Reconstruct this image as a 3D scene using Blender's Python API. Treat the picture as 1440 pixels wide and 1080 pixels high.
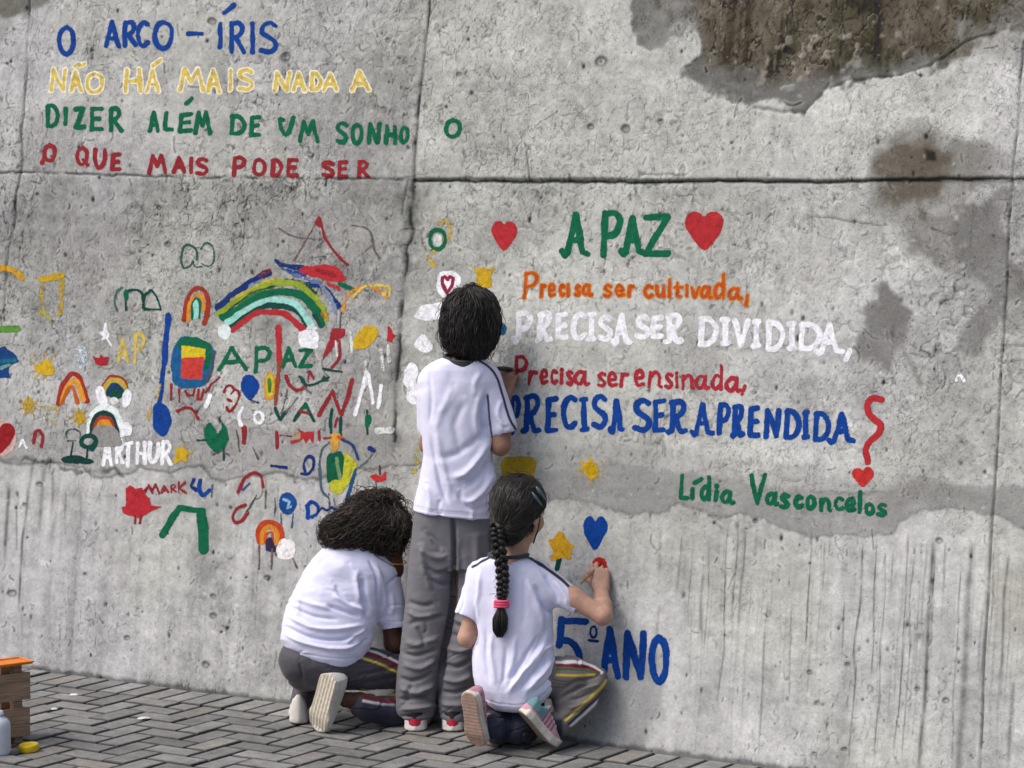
import bpy, bmesh, math, random
import numpy as np
from mathutils import Vector, Matrix

for o in list(bpy.data.objects):
    bpy.data.objects.remove(o)
scene = bpy.context.scene
COL = scene.collection
rnd = random.Random(7)

# ------------------------------------------------------------------ camera
# world: X runs along the foot of the wall, Y goes into the wall, Z up, metres
FPX, CX, CY = 3866.0, 720.0, 540.0          # focal length and centre in photo pixels (1440 wide)
EYE = 1.74
VPX, VPY = -6020.0, -315.0                  # where the level lines of the wall meet
_n = math.sqrt(VPX**2 + VPY**2 + FPX**2)
_pitch = math.atan2(-VPY, FPX)
Fw = np.array([-FPX/_n, 0, -math.sin(_pitch)]); Fw[1] = math.sqrt(1-Fw[0]**2-Fw[2]**2)
Rt = np.array([Fw[1], -Fw[0], 0.0]); Rt /= np.linalg.norm(Rt)
Dn = np.cross(Fw, Rt)

def ray(px, py):
    return Fw + Rt*((px-CX)/FPX) + Dn*((py-CY)/FPX)
_r0 = ray(620, 1016)
CAM = -_r0*(EYE/(-_r0[2]))

def P(px, py, D):                            # point at camera depth D
    return CAM + ray(px, py)*D
def G(px, py, z=0.0):                        # point on the ground
    r = ray(px, py)
    return CAM + r*((z-CAM[2])/r[2])
def depth(p):
    return float(np.dot(np.asarray(p)-CAM, Fw))
def GD(px, py):
    return depth(G(px, py))
BAT = math.radians(8.6)                      # the wall leans back
Wup = np.array([0, math.sin(BAT), math.cos(BAT)]); Wn = np.array([0, -math.cos(BAT), math.sin(BAT)])
def Wl(px, py):                              # wall coordinates (along, up the face)
    r = ray(px, py)
    t = -np.dot(CAM, Wn)/np.dot(r, Wn)
    p = CAM + r*t
    return p[0], float(np.dot(p, Wup))
def WD(px, py):
    r = ray(px, py); return float(-np.dot(CAM, Wn)/np.dot(r, Wn))
def wpt(s, t, off=0.0):
    return np.array([s, 0, 0]) + Wup*t + Wn*off
def proj(p):                                 # world -> photo pixel (arrays allowed)
    v = np.asarray(p)-CAM
    z = v@Fw
    return CX+FPX*(v@Rt)/z, CY+FPX*(v@Dn)/z
cam_d = bpy.data.cameras.new('camera'); cam = bpy.data.objects.new('camera', cam_d); COL.objects.link(cam)
cam_d.sensor_width = 36.0; cam_d.lens = FPX/1440*36.0; cam_d.clip_start = 0.1; cam_d.clip_end = 600
cam.matrix_world = Matrix(((Rt[0], -Dn[0], -Fw[0], CAM[0]), (Rt[1], -Dn[1], -Fw[1], CAM[1]), (Rt[2], -Dn[2], -Fw[2], CAM[2]), (0, 0, 0, 1)))
scene.camera = cam
# ------------------------------------------------------------------ light: bright overcast, open shade
SUN_EL, SUN_AZ = math.radians(52), math.radians(-128)     # azimuth measured from +X towards +Y: behind and left of the camera
world = bpy.data.worlds.new("World"); scene.world = world; world.use_nodes = True
wn = world.node_tree; wn.nodes.clear()
sky = wn.nodes.new('ShaderNodeTexSky'); sky.sky_type = 'NISHITA'; sky.sun_disc = False
sky.sun_elevation = SUN_EL; sky.sun_rotation = math.radians(90)-SUN_AZ
sky.air_density = 1.0; sky.dust_density = 5.0; sky.ozone_density = 0.5
bg = wn.nodes.new('ShaderNodeBackground'); bg.inputs['Strength'].default_value = 0.142
wo = wn.nodes.new('ShaderNodeOutputWorld')
wn.links.new(sky.outputs[0], bg.inputs[0]); wn.links.new(bg.outputs[0], wo.inputs[0])
sun_d = bpy.data.lights.new('sun', 'SUN'); sun_d.energy = 1.55; sun_d.angle = math.radians(36); sun_d.color = (1, 0.985, 0.97)
sun = bpy.data.objects.new('sun', sun_d); COL.objects.link(sun)
_sd = Vector((math.cos(SUN_EL)*math.cos(SUN_AZ), math.cos(SUN_EL)*math.sin(SUN_AZ), math.sin(SUN_EL)))
sun.rotation_euler = _sd.to_track_quat('Z', 'Y').to_euler(); sun.location = (0, -6, 8)
scene.view_settings.view_transform = 'Standard'; scene.view_settings.look = 'None'
scene.view_settings.exposure = 0.25; scene.view_settings.gamma = 1.0

# ------------------------------------------------------------------ helpers
def srgb(r, g, b):
    f = lambda c: (c/255/12.92 if c/255 <= .04045 else ((c/255+.055)/1.055)**2.4)
    return np.array([f(r), f(g), f(b)])

def tag(o, label=None, cat=None, group=None, kind=None):
    if label: o['label'] = label
    if cat: o['category'] = cat
    if group: o['group'] = group
    if kind: o['kind'] = kind
    return o

def link(name, me, mat=None, parent=None, smooth=False):
    o = bpy.data.objects.new(name, me); COL.objects.link(o)
    if mat: me.materials.append(mat)
    if parent is not None: o.parent = parent
    if smooth: me.polygons.foreach_set('use_smooth', np.ones(len(me.polygons), bool))
    return o

def fastmesh(name, V, F, col=None, uv=None):
    """mesh from arrays: V (n,3), F (m,k) of one polygon size; col (n,3) point colours; uv (n,2) per vertex"""
    V = np.asarray(V, np.float32); F = np.asarray(F, np.int32)
    me = bpy.data.meshes.new(name)
    k = F.shape[1]
    me.vertices.add(len(V)); me.vertices.foreach_set('co', V.ravel())
    me.loops.add(F.size); me.loops.foreach_set('vertex_index', F.ravel())
    me.polygons.add(len(F)); me.polygons.foreach_set('loop_start', np.arange(0, F.size, k, dtype=np.int32))
    me.polygons.foreach_set('loop_total', np.full(len(F), k, np.int32))
    me.update(calc_edges=True)
    if col is not None: setcol(me, col)
    if uv is not None:
        u = me.uv_layers.new(name='UVMap'); u.data.foreach_set('uv', np.asarray(uv, np.float32)[F.ravel()].ravel())
    return me

def setcol(me, col, name='tone'):
    a = me.attributes.new(name, 'FLOAT_COLOR', 'POINT')
    c = np.ones((len(me.vertices), 4), np.float32); c[:, :3] = col
    a.data.foreach_set('color', c.ravel())

def pymesh(name, V, F):
    me = bpy.data.meshes.new(name); me.from_pydata([tuple(map(float, v)) for v in V], [], F); me.update(); return me

_T = np.random.RandomState(5).rand(256, 256).astype(np.float32)
def vnoise(x, y, seed=0):                     # value noise, 0..1
    x = np.asarray(x, np.float32)+seed*17.31; y = np.asarray(y, np.float32)+seed*9.73
    xi = np.floor(x).astype(np.int64); yi = np.floor(y).astype(np.int64)
    u = x-xi; v = y-yi; u = u*u*(3-2*u); v = v*v*(3-2*v)
    a = _T[xi & 255, yi & 255]; b = _T[(xi+1) & 255, yi & 255]; c = _T[xi & 255, (yi+1) & 255]; d = _T[(xi+1) & 255, (yi+1) & 255]
    return a+(b-a)*u+(c-a)*v+(a-b-c+d)*u*v
def fbm(x, y, o=4, seed=0, g=.5):
    s = 0; a = 1; n = 0
    for i in range(o):
        s = s+a*vnoise(x*2**i, y*2**i, seed+i*3); n += a; a *= g
    return s/n
def sstep(a, b, x):
    t = np.clip((x-a)/(b-a), 0, 1); return t*t*(3-2*t)
def polysd(x, y, poly):                       # signed distance to a polygon, negative inside
    p = np.asarray(poly, float); d = np.full(x.shape, 1e9); ins = np.zeros(x.shape, bool)
    for i in range(len(p)):
        a = p[i]; b = p[(i+1) % len(p)]; e = b-a
        h = np.clip(((x-a[0])*e[0]+(y-a[1])*e[1])/max(e@e, 1e-9), 0, 1)
        d = np.minimum(d, np.hypot(x-a[0]-e[0]*h, y-a[1]-e[1]*h))
        c = ((a[1] > y) != (b[1] > y)) & (x < e[0]*(y-a[1])/(e[1] if abs(e[1]) > 1e-9 else 1e-9)+a[0])
        ins ^= c
    return np.where(ins, -d, d)
def linesd(x, y, pts):                        # distance to a polyline
    p = np.asarray(pts, float); d = np.full(x.shape, 1e9)
    for a, b in zip(p[:-1], p[1:]):
        e = b-a; h = np.clip(((x-a[0])*e[0]+(y-a[1])*e[1])/max(e@e, 1e-9), 0, 1)
        d = np.minimum(d, np.hypot(x-a[0]-e[0]*h, y-a[1]-e[1]*h))
    return d

class NT:
    """small material builder"""
    def __init__(s, name):
        s.m = bpy.data.materials.new(name); s.m.use_nodes = True; s.t = s.m.node_tree; s.t.nodes.clear()
        s.out = s.n('ShaderNodeOutputMaterial'); s.b = s.n('ShaderNodeBsdfPrincipled'); s.l(s.b.outputs[0], s.out.inputs[0])
    def n(s, t, **k):
        q = s.t.nodes.new(t)
        for a, v in k.items(): setattr(q, a, v)
        return q
    def l(s, a, b): s.t.links.new(a, b)
    def coord(s, kind='Object'): return s.n('ShaderNodeTexCoord').outputs[kind]
    def noise(s, vec, scale, detail=3, rough=.55, stretch=None):
        if stretch:
            mp = s.n('ShaderNodeMapping'); mp.inputs['Scale'].default_value = stretch; s.l(vec, mp.inputs[0]); vec = mp.outputs[0]
        q = s.n('ShaderNodeTexNoise'); q.inputs['Scale'].default_value = scale; q.inputs['Detail'].default_value = detail
        q.inputs['Roughness'].default_value = rough; s.l(vec, q.inputs['Vector']); return q.outputs['Fac']
    def ramp(s, f, stops):
        r = s.n('ShaderNodeValToRGB'); e = r.color_ramp.elements
        while len(e) < len(stops): e.new(.5)
        for q, (p, c) in zip(e, stops):
            q.position = p; q.color = (c, c, c, 1) if np.isscalar(c) else (*c, 1)
        s.l(f, r.inputs[0]); return r.outputs[0]
    def mix(s, f, a, b, mode='MIX'):
        q = s.n('ShaderNodeMix', data_type='RGBA', blend_type=mode)
        for i, v in ((0, f), (6, a), (7, b)):
            if hasattr(v, 'is_output'): s.l(v, q.inputs[i])
            elif i == 0: q.inputs[i].default_value = v
            else: q.inputs[i].default_value = (*v, 1) if len(v) == 3 else v
        return q.outputs[2]
    def math(s, op, a, b=None):
        q = s.n('ShaderNodeMath', operation=op)
        for i, v in ((0, a), (1, b)):
            if v is None: continue
            if hasattr(v, 'is_output'): s.l(v, q.inputs[i])
            else: q.inputs[i].default_value = v
        return q.outputs[0]
    def bump(s, h, strength=.3, dist=.005):
        q = s.n('ShaderNodeBump'); q.inputs['Strength'].default_value = strength; q.inputs['Distance'].default_value = dist
        s.l(h, q.inputs['Height']); s.l(q.outputs[0], s.b.inputs['Normal'])
    def attr(s, name='tone'): return s.n('ShaderNodeAttribute', attribute_name=name).outputs['Color']
    def set(s, base=None, rough=None, spec=None):
        if base is not None:
            if hasattr(base, 'is_output'): s.l(base, s.b.inputs['Base Color'])
            else: s.b.inputs['Base Color'].default_value = (*base, 1)
        if rough is not None: s.b.inputs['Roughness'].default_value = rough
        if spec is not None: s.b.inputs['Specular IOR Level'].default_value = spec
        return s
# ------------------------------------------------------------------ the concrete retaining wall
def spaced(a0, a, b, b1, d, n):
    return np.concatenate([a-np.geomspace(a-a0, d*1.5, n), np.arange(a, b, d), b+np.geomspace(d*1.5, b1-b, n)])
S1 = spaced(-7.0, -2.25, 1.98, 6.5, .004, 150)
T1 = np.concatenate([np.arange(-.06, 2.36, .004), 2.36+np.geomspace(.006, .64, 24)])
SS, TT = np.meshgrid(S1, T1)                       # (nt, ns)
_pw = SS[..., None]*np.array([1., 0, 0])+TT[..., None]*Wup
PX, PY = proj(_pw)
PX = PX.astype(np.float32); PY = PY.astype(np.float32); s_ = SS.astype(np.float32); t_ = TT.astype(np.float32)

def wall_fields():
    disp = np.zeros_like(s_)                       # towards the viewer, metres
    big = fbm(s_*1.3, t_*1.6, 4, 1); mid = fbm(s_*7, t_*7, 4, 2); fine = fbm(s_*36, t_*36, 3, 3); grain = fbm(s_*110, t_*110, 2, 4)
    wob = fbm(s_*9, t_*9, 4, 6)-.5                  # edge wobble
    wob2 = fbm(s_*30, t_*30, 3, 7)-.5
    vst = fbm(s_*34, t_*1.7, 3, 8)                 # water streaks
    v = np.full_like(s_, .385)
    v += (big-.5)*.19+(mid-.5)*.17+(fine-.5)*.14+(grain-.5)*.08
    # panels poured at different times
    lowleft = sstep(-.24, -.30, s_)
    upper = sstep(1.68, 1.72, t_); lower = sstep(.74, .66, t_)
    v += -.046*lowleft*(1-upper)*(1-lower) -  -.012*lowleft*upper + .035*(1-lowleft)*upper
    v += .035*(1-lowleft)*lower - .022*lowleft*lower
    v += (vst-.5)*.11*(.35+.9*lower)
    hst = fbm(s_*2.2, t_*42, 3, 9); v += (hst-.5)*.055
    # form board prints
    v -= .03*sstep(.012, .0, np.abs(((s_+.27) % .51)-.255))*sstep(.45, .6, fbm(s_*3, t_*3, 3, 11))
    tint = np.ones(s_.shape+(3,), np.float32); tint[..., 0] = .98; tint[..., 1] = 1.003; tint[..., 2] = 1.005
    warm = sstep(.48, .62, fbm(s_*1.1+4, t_*1.1, 3, 12)); tint[..., 2] -= .05*warm; tint[..., 0] -= .012*warm
    lil = lowleft*sstep(.45, .6, fbm(s_*2+9, t_*2, 3, 13)); tint[..., 1] -= .010*lil; tint[..., 2] += .018*lil
    # crackled laitance: thin dark contour lines and pale rims
    for sc, sd, w, am in ((13, 21, .012, .13), (24, 22, .018, .15), (46, 23, .030, .13)):
        n = fbm(s_*sc+wob*1.2, t_*sc*.85, 3, sd)-.5
        m = sstep(.40, .56, fbm(s_*3.1, t_*3.1, 3, sd+40))
        ln = np.exp(-(n/w)**2)*m
        m = m*(1-.72*lower); ln = ln*(1-.72*lower); v -= am*ln; disp -= .0001*ln
        v += .07*np.exp(-((n-.035)/.020)**2)*m
    # fine scratches, mostly upright
    n = fbm(s_*48, t_*16, 2, 31)-.5; m = sstep(.52, .66, fbm(s_*4, t_*4, 3, 32)); ln = np.exp(-(n/.02)**2)*m; v -= .15*ln; disp -= .0001*ln
    # pale lime bloom
    bl = sstep(.52, .70, fbm(s_*2.6, t_*3.2, 5, 35)); v += .05*bl
    def blob(poly, soft, amp, amp2=6):
        x0, y0 = np.min(poly, 0)-60; x1, y1 = np.max(poly, 0)+60
        k = (PX > x0) & (PX < x1) & (PY > y0) & (PY < y1)
        o = np.zeros_like(v); d = polysd(PX[k], PY[k], poly)+wob[k]*amp+wob2[k]*amp2
        o[k] = sstep(soft, -soft, d); return o
    def rim(poly, amp, w, amp2=6):
        x0, y0 = np.min(poly, 0)-60; x1, y1 = np.max(poly, 0)+60
        k = (PX > x0) & (PX < x1) & (PY > y0) & (PY < y1)
        o = np.zeros_like(v); d = polysd(PX[k], PY[k], poly)+wob[k]*amp+wob2[k]*amp2
        o[k] = np.exp(-(d/w)**2); return o
    def put(mask, col, k=1.0):
        m = (mask*k)[..., None]; L = v[..., None]*tint
        return L*(1-m)+np.asarray(col)*m
    A = lambda *p: np.array(p, float)
    # lime bloom areas
    for poly, a in ((A((930, 612), (1100, 600), (1180, 640), (1260, 640), (1300, 650), (1180, 668), (1060, 660), (940, 660)), .10),
                    (A((1330, 110), (1440, 70), (1440, 205), (1330, 190)), .09), (A((1290, 560), (1390, 520), (1395, 640), (1300, 650)), .05),
                    (A((1140, 130), (1330, 110), (1300, 190), (1150, 180)), .05),
                    (A((560, 640), (590, 300), (640, 270), (900, 280), (900, 420), (700, 480)), .03), (A((590, 20), (880, 10), (930, 130), (700, 230), (600, 220)), .035)):
        m = blob(poly, 22, 60); v = v+a*m*(.5+.7*mid)
    # broken concrete rims: speckle around stains
    col = v[..., None]*tint
    def over(mask, c, tex=.5):
        nonlocal col
        c = np.asarray(c, np.float32)
        mm = mask[..., None]*(1-tex*.5+tex*(mid[..., None]-.5)); mm = np.clip(mm, 0, 1)
        col = col*(1-mm)+c*mm
    grey = np.array([.245, .245, .240]); dgrey = np.array([.19, .19, .187])
    # smooth grey band along the lower pour line, right then left
    clouds = A((740, 640), (860, 625), (1000, 640), (1100, 655), (1190, 672), (1180, 700), (900, 690), (740, 690)); over(blob(clouds, 14, 50, 12)*.55, (.29, .29, .288), .7)
    band = A((700, 668), (770, 664), (860, 655), (930, 664), (1000, 668), (1090, 684), (1180, 694), (1250, 692), (1300, 663), (1350, 684), (1440, 686), (1500, 690), (1500, 752),
             (1440, 748), (1398, 722), (1340, 712), (1262, 730), (1250, 748), (1200, 757), (1130, 748), (1100, 744), (1040, 724), (1010, 730), (960, 713), (925, 716), (880, 722), (850, 712), (800, 702), (760, 706), (700, 690))
    m = blob(band, 4, 18, 12); over(m*np.clip(.8+.7*(mid-.5)+.2*sstep(700, 730, PY), 0, 1), (.25, .255, .253), .35); r = rim(band, 18, 2.2, 12); v0 = r*(PY > 690); col = col*(1-.28*v0[..., None])
    over(blob(A((1230, 690), (1300, 668), (1350, 688), (1380, 700), (1300, 712), (1240, 720)), 10, 20), grey, .5)
    bandl = A((-60, 612), (60, 612), (150, 622), (300, 612), (420, 600), (560, 610), (640, 615), (640, 652), (560, 655), (480, 662), (450, 676), (400, 664), (350, 674), (320, 678), (296, 672),
              (285, 655), (262, 652), (240, 662), (200, 657), (185, 668), (130, 668), (120, 655), (60, 650), (-60, 645))
    m = blob(bandl, 4, 14); over(m*.6, (.25, .25, .25), .6); r = rim(bandl, 14, 2.2); col = col*(1-.42*(r*(PY > 636))[..., None])
    # dark grey flat patches
    for poly in (A((1247, 402), (1270, 420), (1283, 440), (1278, 465), (1267, 478), (1262, 500), (1258, 528), (1246, 530), (1236, 512), (1215, 498), (1205, 480), (1218, 462), (1216, 442), (1238, 430)),
                 A((1340, 300), (1365, 280), (1389, 269), (1424, 262), (1418, 300), (1414, 331), (1425, 362), (1446, 385), (1446, 426), (1424, 424), (1410, 450), (1402, 470), (1380, 491), (1347, 493), (1352, 470), (1364, 447), (1389, 415), (1375, 395), (1352, 380), (1345, 330))):
        m = blob(poly, 6, 34, 18); over(m*np.clip(1.0+1.2*(mid-.45), .4, 1), grey*.76, .25); disp -= .0008*m; pass
    over(blob(A((1262, 480), (1268, 480), (1300, 540), (1292, 545)), 3, 5), grey, .3)
    over(blob(A((925, 480), (1000, 486), (1020, 510), (990, 560), (940, 520)), 14, 40)*.6, (.28, .28, .275), .4)
    over(blob(A((1075, 330), (1170, 300), (1190, 420), (1080, 430)), 18, 60)*.35, (.27, .27, .255), .6)
    over(blob(A((860, 905), (930, 920), (940, 1000), (900, 1060), (835, 1030), (830, 960)), 16, 40)*.75, (.255, .26, .26), .5)  # by the kneeling girl's knee: damp patch, partly her shade painted into the wall
    over(blob(A((1205, 185), (1300, 165), (1350, 190), (1446, 235), (1446, 300), (1380, 262), (1345, 300), (1350, 400), (1320, 372), (1290, 330), (1240, 300), (1215, 250)), 10, 70, 22)*np.clip(.55+1.8*(mid-.5), .1, .9), (.19, .186, .176), .4)
    over(blob(A((1418, 265), (1446, 265), (1446, 470), (1410, 470), (1418, 380)), 6, 30, 12)*.55, (.2, .2, .195), .5)
    over(blob(A((1360, 60), (1446, 30), (1446, 90), (1400, 80)), 10, 30, 12)*.6, (.2, .195, .18), .5)
    for poly, a in ((A((1290, 540), (1340, 500), (1400, 500), (1390, 620), (1320, 600)), .3), (A((1380, 160), (1440, 120), (1440, 240), (1390, 230)), .35), (A((1230, 290), (1330, 300), (1340, 370), (1260, 340)), .4), (A((600, 400), (700, 300), (760, 330), (690, 380), (640, 460)), .3), (A((420, 180), (560, 60), (600, 90), (520, 220)), .25), (A((40, 170), (120, 150), (100, 240), (30, 236)), .4)):
        over(blob(poly, 14, 60, 14)*a, (.22, .22, .216), .6)
    over(blob(A((1398, 800), (1440, 795), (1470, 900), (1400, 900)), 10, 30)*.6, (.30, .30, .26), .5)
    over(blob(A((380, 300), (560, 290), (540, 350), (430, 370), (360, 420), (330, 400)), 20, 60)*.5, (.30, .30, .298), .4)
    over(blob(A((60, 300), (180, 290), (190, 450), (60, 430)), 22, 60)*.45, (.265, .262, .265), .4)
    over(blob(A((430, 495), (600, 500), (560, 640), (420, 600)), 20, 60)*.35, (.27, .268, .265), .5)
    # washed-out hollow high on the right: exposed aggregate, soil brown
    grim = A((885, -40), (905, 60), (900, 64), (930, 66), (980, 52), (985, 75), (963, 92), (958, 118), (1000, 132), (1060, 152), (1130, 158), (1165, 122), (1262, 108), (1325, 90), (1362, 58), (1446, 32), (1446, -40))
    m = blob(grim, 5, 44, 24); over(m*np.clip(.9+1.4*(mid-.42), .3, 1), (.155, .155, .152), .25); disp -= .004*m*(.5+mid)
    rimg = rim(grim, 44, 3, 24); col = col*(1-.22*rimg[..., None])
    core = A((925, -40), (960, 20), (985, 55), (1000, 90), (1040, 108), (1100, 122), (1160, 104), (1230, 98), (1320, 82), (1366, 46), (1446, 24), (1446, -40))
    m2 = blob(core, 20, 70, 26)
    br = fbm(s_*5, t_*5, 4, 51)[..., None]; brown = np.array([.158, .142, .120])*(1-sstep(.4, .65, br))+np.array([.105, .100, .078])*sstep(.4, .65, br)
    brown = brown*(.62+.8*fbm(s_*22, t_*14, 4, 52)[..., None])
    mm = np.clip(m2*.92, 0, 1)[..., None]; col = col*(1-mm)+brown*mm
    n = fbm(s_*30+wob*2, t_*20, 4, 53)-.5; pm = sstep(.4, .6, fbm(s_*7, t_*7, 3, 56)); ln = np.exp(-(n/.022)**2)*m2*pm; col = col*(1-.55*ln[..., None]); col = col+(.085*np.exp(-((n-.05)/.02)**2)*m2*pm)[..., None]*np.array([1, .97, .85]); disp -= .002*ln
    n = fbm(s_*60, t_*34, 3, 57)-.5; ln = np.exp(-(n/.03)**2)*m2; col = col*(1-.35*ln[..., None]); disp += .007*(fbm(s_*34, t_*30, 4, 54)-.5)*m2
    for pts, w_, a_ in ((((1164, 126), (1200, 112), (1262, 108), (1310, 92), (1340, 72), (1364, 56), (1400, 46)), 2.0, .4), (((1062, 152), (1100, 157), (1132, 158), (1152, 138), (1166, 120)), 2.6, .4)):
        k = (PX > 1040) & (PY < 180); f = np.exp(-(linesd(PX[k]+wob[k]*7, PY[k]+wob2[k]*7, pts)/w_)**2); col[k] *= (1-a_*f)[:, None]; disp[k] -= .004*f
    agg = A((1100, 55), (1180, 40), (1300, 50), (1290, 85), (1180, 110), (1110, 140), (1060, 130)); ma = blob(agg, 10, 40, 10)*sstep(.55, .7, fbm(s_*40, t_*40, 2, 58)); col = col+ma[..., None]*np.array([.10, .096, .09]); disp += .003*ma
    # dark drips inside the hollow
    n = fbm(s_*40, t_*2.5, 2, 55); col = col*(1-.3*(m2*sstep(.58, .8, n))[..., None])
    bp = A((1222, 205), (1262, 188), (1275, 196), (1305, 192), (1335, 225), (1342, 248), (1328, 270), (1300, 302), (1268, 288), (1246, 262), (1228, 240))
    m = blob(bp, 14, 60, 26); over(m*np.clip(1+1.1*(mid-.45), .4, 1), (.145, .132, .112), .3); disp -= .001*m
    over(blob(A((1300, 208), (1316, 214), (1318, 226), (1305, 226)), 3, 6), (.08, .075, .065), .2)
    over(blob(A((-60, -40), (95, -40), (62, 12), (40, 10), (10, 22), (-60, 24)), 6, 24, 10), (.12, .12, .095), .5)
    over(blob(A((-60, 10), (20, 20), (12, 60), (-60, 90)), 9, 24, 10)*.5, (.2, .2, .19), .5)
    # drips of dirty water
    def drip(x, y0, y1, w, a, lean=-.055, wig=2.2):
        nonlocal col, disp
        k = (PX > x-70) & (PX < x+30) & (PY > y0-10) & (PY < y1+10)
        xx = x+lean*(PY[k]-y0)+wig*1.3*(vnoise(PY[k]/70., PY[k]*0+x)-.5)*2
        f = np.exp(-((PX[k]-xx)/w)**2)*sstep(y0-6, y0+14, PY[k])*sstep(y1, y1-40, PY[k])*(.45+.75*vnoise(PY[k]/16., PY[k]*0+x*3.1))
        col[k] *= (1-a*f)[:, None]; R_ = 0
    R = random.Random(3)
    for x, y0, y1, w, a in ((1025, 742, 1000, 1.4, .55), (1037, 740, 880, 1.2, .4), (1046, 745, 890, 1.6, .4), (990, 800, 920, 3.2, .35), (1000, 760, 930, 1.2, .4), (1080, 850, 1080, 1.8, .35), (1140, 745, 930, 1.6, .5),
                            (1186, 845, 935, 1.4, .5), (1212, 762, 965, 1.6, .55), (1203, 930, 1080, 1.6, .5), (1234, 760, 960, 1.4, .5), (1247, 775, 1080, 1.4, .45), (1258, 770, 860, 1.4, .4), (1276, 750, 1080, 1.5, .5),
                            (1287, 755, 1080, 1.3, .4), (1312, 760, 1100, 3.6, .5), (1318, 770, 930, 1.4, .5), (1330, 765, 845, 1.6, .5), (1302, 760, 900, 1.3, .4), (1368, 762, 830, 4, .4), (1362, 800, 1100, 6.5, .38), (1352, 800, 1100, 1.3, .45),
                            (1398, 770, 930, 1.4, .35), (1418, 780, 1000, 2.4, .4), (1425, 960, 1100, 4, .4), (1115, 850, 1000, 1.4, .3), (1160, 760, 850, 1.3, .35), (958, 750, 860, 1.5, .3), (975, 760, 900, 1.3, .3),
                            (62, 655, 760, 3.4, .42), (38, 690, 870, 2.4, .5), (14, 680, 800, 3.6, .4), (26, 710, 790, 2, .45), (92, 690, 760, 2.2, .3), (45, 650, 720, 3.4, .4), (75, 660, 730, 3, .35), (340, 745, 790, 1.6, .35),
                            (363, 765, 805, 1.6, .4), (375, 670, 720, 1.6, .4), (395, 675, 740, 1.6, .3), (930, 740, 830, 3, .25), (925, 850, 980, 3, .25), (405, 905, 985, 1.4, .5), (1064, 745, 800, 1.2, .35)):
        drip(x, y0, y1, w*.8, min(.62, a*1.25))
    for i in range(60):
        drip(R.uniform(960, 1440), R.uniform(745, 860), R.uniform(880, 1090), R.uniform(.7, 1.4), R.uniform(.08, .26))
    for i in range(16):
        drip(R.uniform(0, 480), R.uniform(660, 760), R.uniform(780, 960), R.uniform(1, 2.6), R.uniform(.08, .2))
    for i in range(20):
        drip(R.uniform(600, 1400), R.uniform(262, 300), R.uniform(330, 480), R.uniform(1, 2.6), R.uniform(.08, .2))
    def win(x, y, r):
        a, b = Wl(x, y); i = np.searchsorted(S1, a); j = np.searchsorted(T1, b); m_ = int(r/1.6)+2
        return (slice(max(0, j-m_), j+m_), slice(max(0, i-m_), i+m_))
    # short dark nicks, scratches and hooks left by the boards
    R2 = random.Random(17)
    for i in range(1150):
        x = R2.uniform(0, 1440); y = R2.uniform(0, 1075)
        dens = .9 if y < 660 else .45
        if R2.random() > dens: continue
        ln = R2.uniform(3, 13)*(1 if R2.random() < .85 else 2.2); an = R2.gauss(1.5, .45) if R2.random() < .7 else R2.uniform(0, 3.14); bend = R2.uniform(-.9, .9); p = [(x, y)]
        for q in range(4): p.append((p[-1][0]+math.cos(an)*ln/4, p[-1][1]+math.sin(an)*ln/4)); an += bend*.5
        k = win(x, y, ln+6); d = linesd(PX[k]+wob2[k]*3, PY[k]+wob2[k]*3, p); wd = R2.uniform(.8, 1.5); f = np.exp(-(d/wd)**2); a = R2.uniform(.15, .55)
        col[k] *= (1-a*f)[..., None]; col[k] += (a*.11*np.exp(-((d-2.6)/1.3)**2)*(1-m2[k]))[..., None]; disp[k] -= .0002*f*a
    # pale lime flecks
    for i in range(700):
        x = R2.uniform(0, 1440); y = R2.uniform(0, 1075); r = R2.uniform(1.2, 4.5); k = win(x, y, r*3+4)
        d = np.hypot((PX[k]-x)*R2.uniform(.6, 1.4)+wob2[k]*8, PY[k]-y+wob[k]*10); col[k] += (R2.uniform(.03, .10)*sstep(r, r*.4, d))[..., None]
    # air holes and scars
    for i in range(1050):
        x = R.uniform(0, 1440); y = R.uniform(0, 1080); r = .8+2.0*R.random()**3; e = R.uniform(.8, 2.0)
        k = win(x, y, r*5+2)
        f = np.exp(-(((PX[k]-x)/r)**2+((PY[k]-y)/(r*e))**2)**1.5)
        col[k] *= (1-f*R.uniform(.4, .85))[..., None]; disp[k] -= .0022*f
    for x, y, r in ((847, 86, 9), (402, 80, 8), (298, 30, 6), (545, 57, 4), (880, 182, 7), (930, 172, 5), (832, 178, 5), (646, 105, 4), (1108, 70, 6), (300, 838, 4), (376, 812, 4), (178, 896, 4), (17, 835, 6), (35, 710, 3.4), (55, 680, 4), (120, 808, 3),
                    (300, 865, 5), (290, 935, 6), (1150, 988, 4), (1138, 947, 4), (1192, 935, 4), (1290, 968, 4), (1330, 985, 5), (1187, 1053, 4), (1145, 1060, 3.4), (1322, 760, 5), (1062, 733, 4), (222, 290, 4), (236, 344, 5)):
        k = (np.abs(PX-x) < r*4) & (np.abs(PY-y) < r*4); d = np.hypot(PX[k]-x+wob2[k]*5, (PY[k]-y)*1.15+wob[k]*6)
        col[k] *= (1-.55*np.exp(-((d-r*.75)/(r*.35))**2)-.45*sstep(r*.4, 0, d))[:, None]; disp[k] -= .004*sstep(r, r*.3, d)
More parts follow.
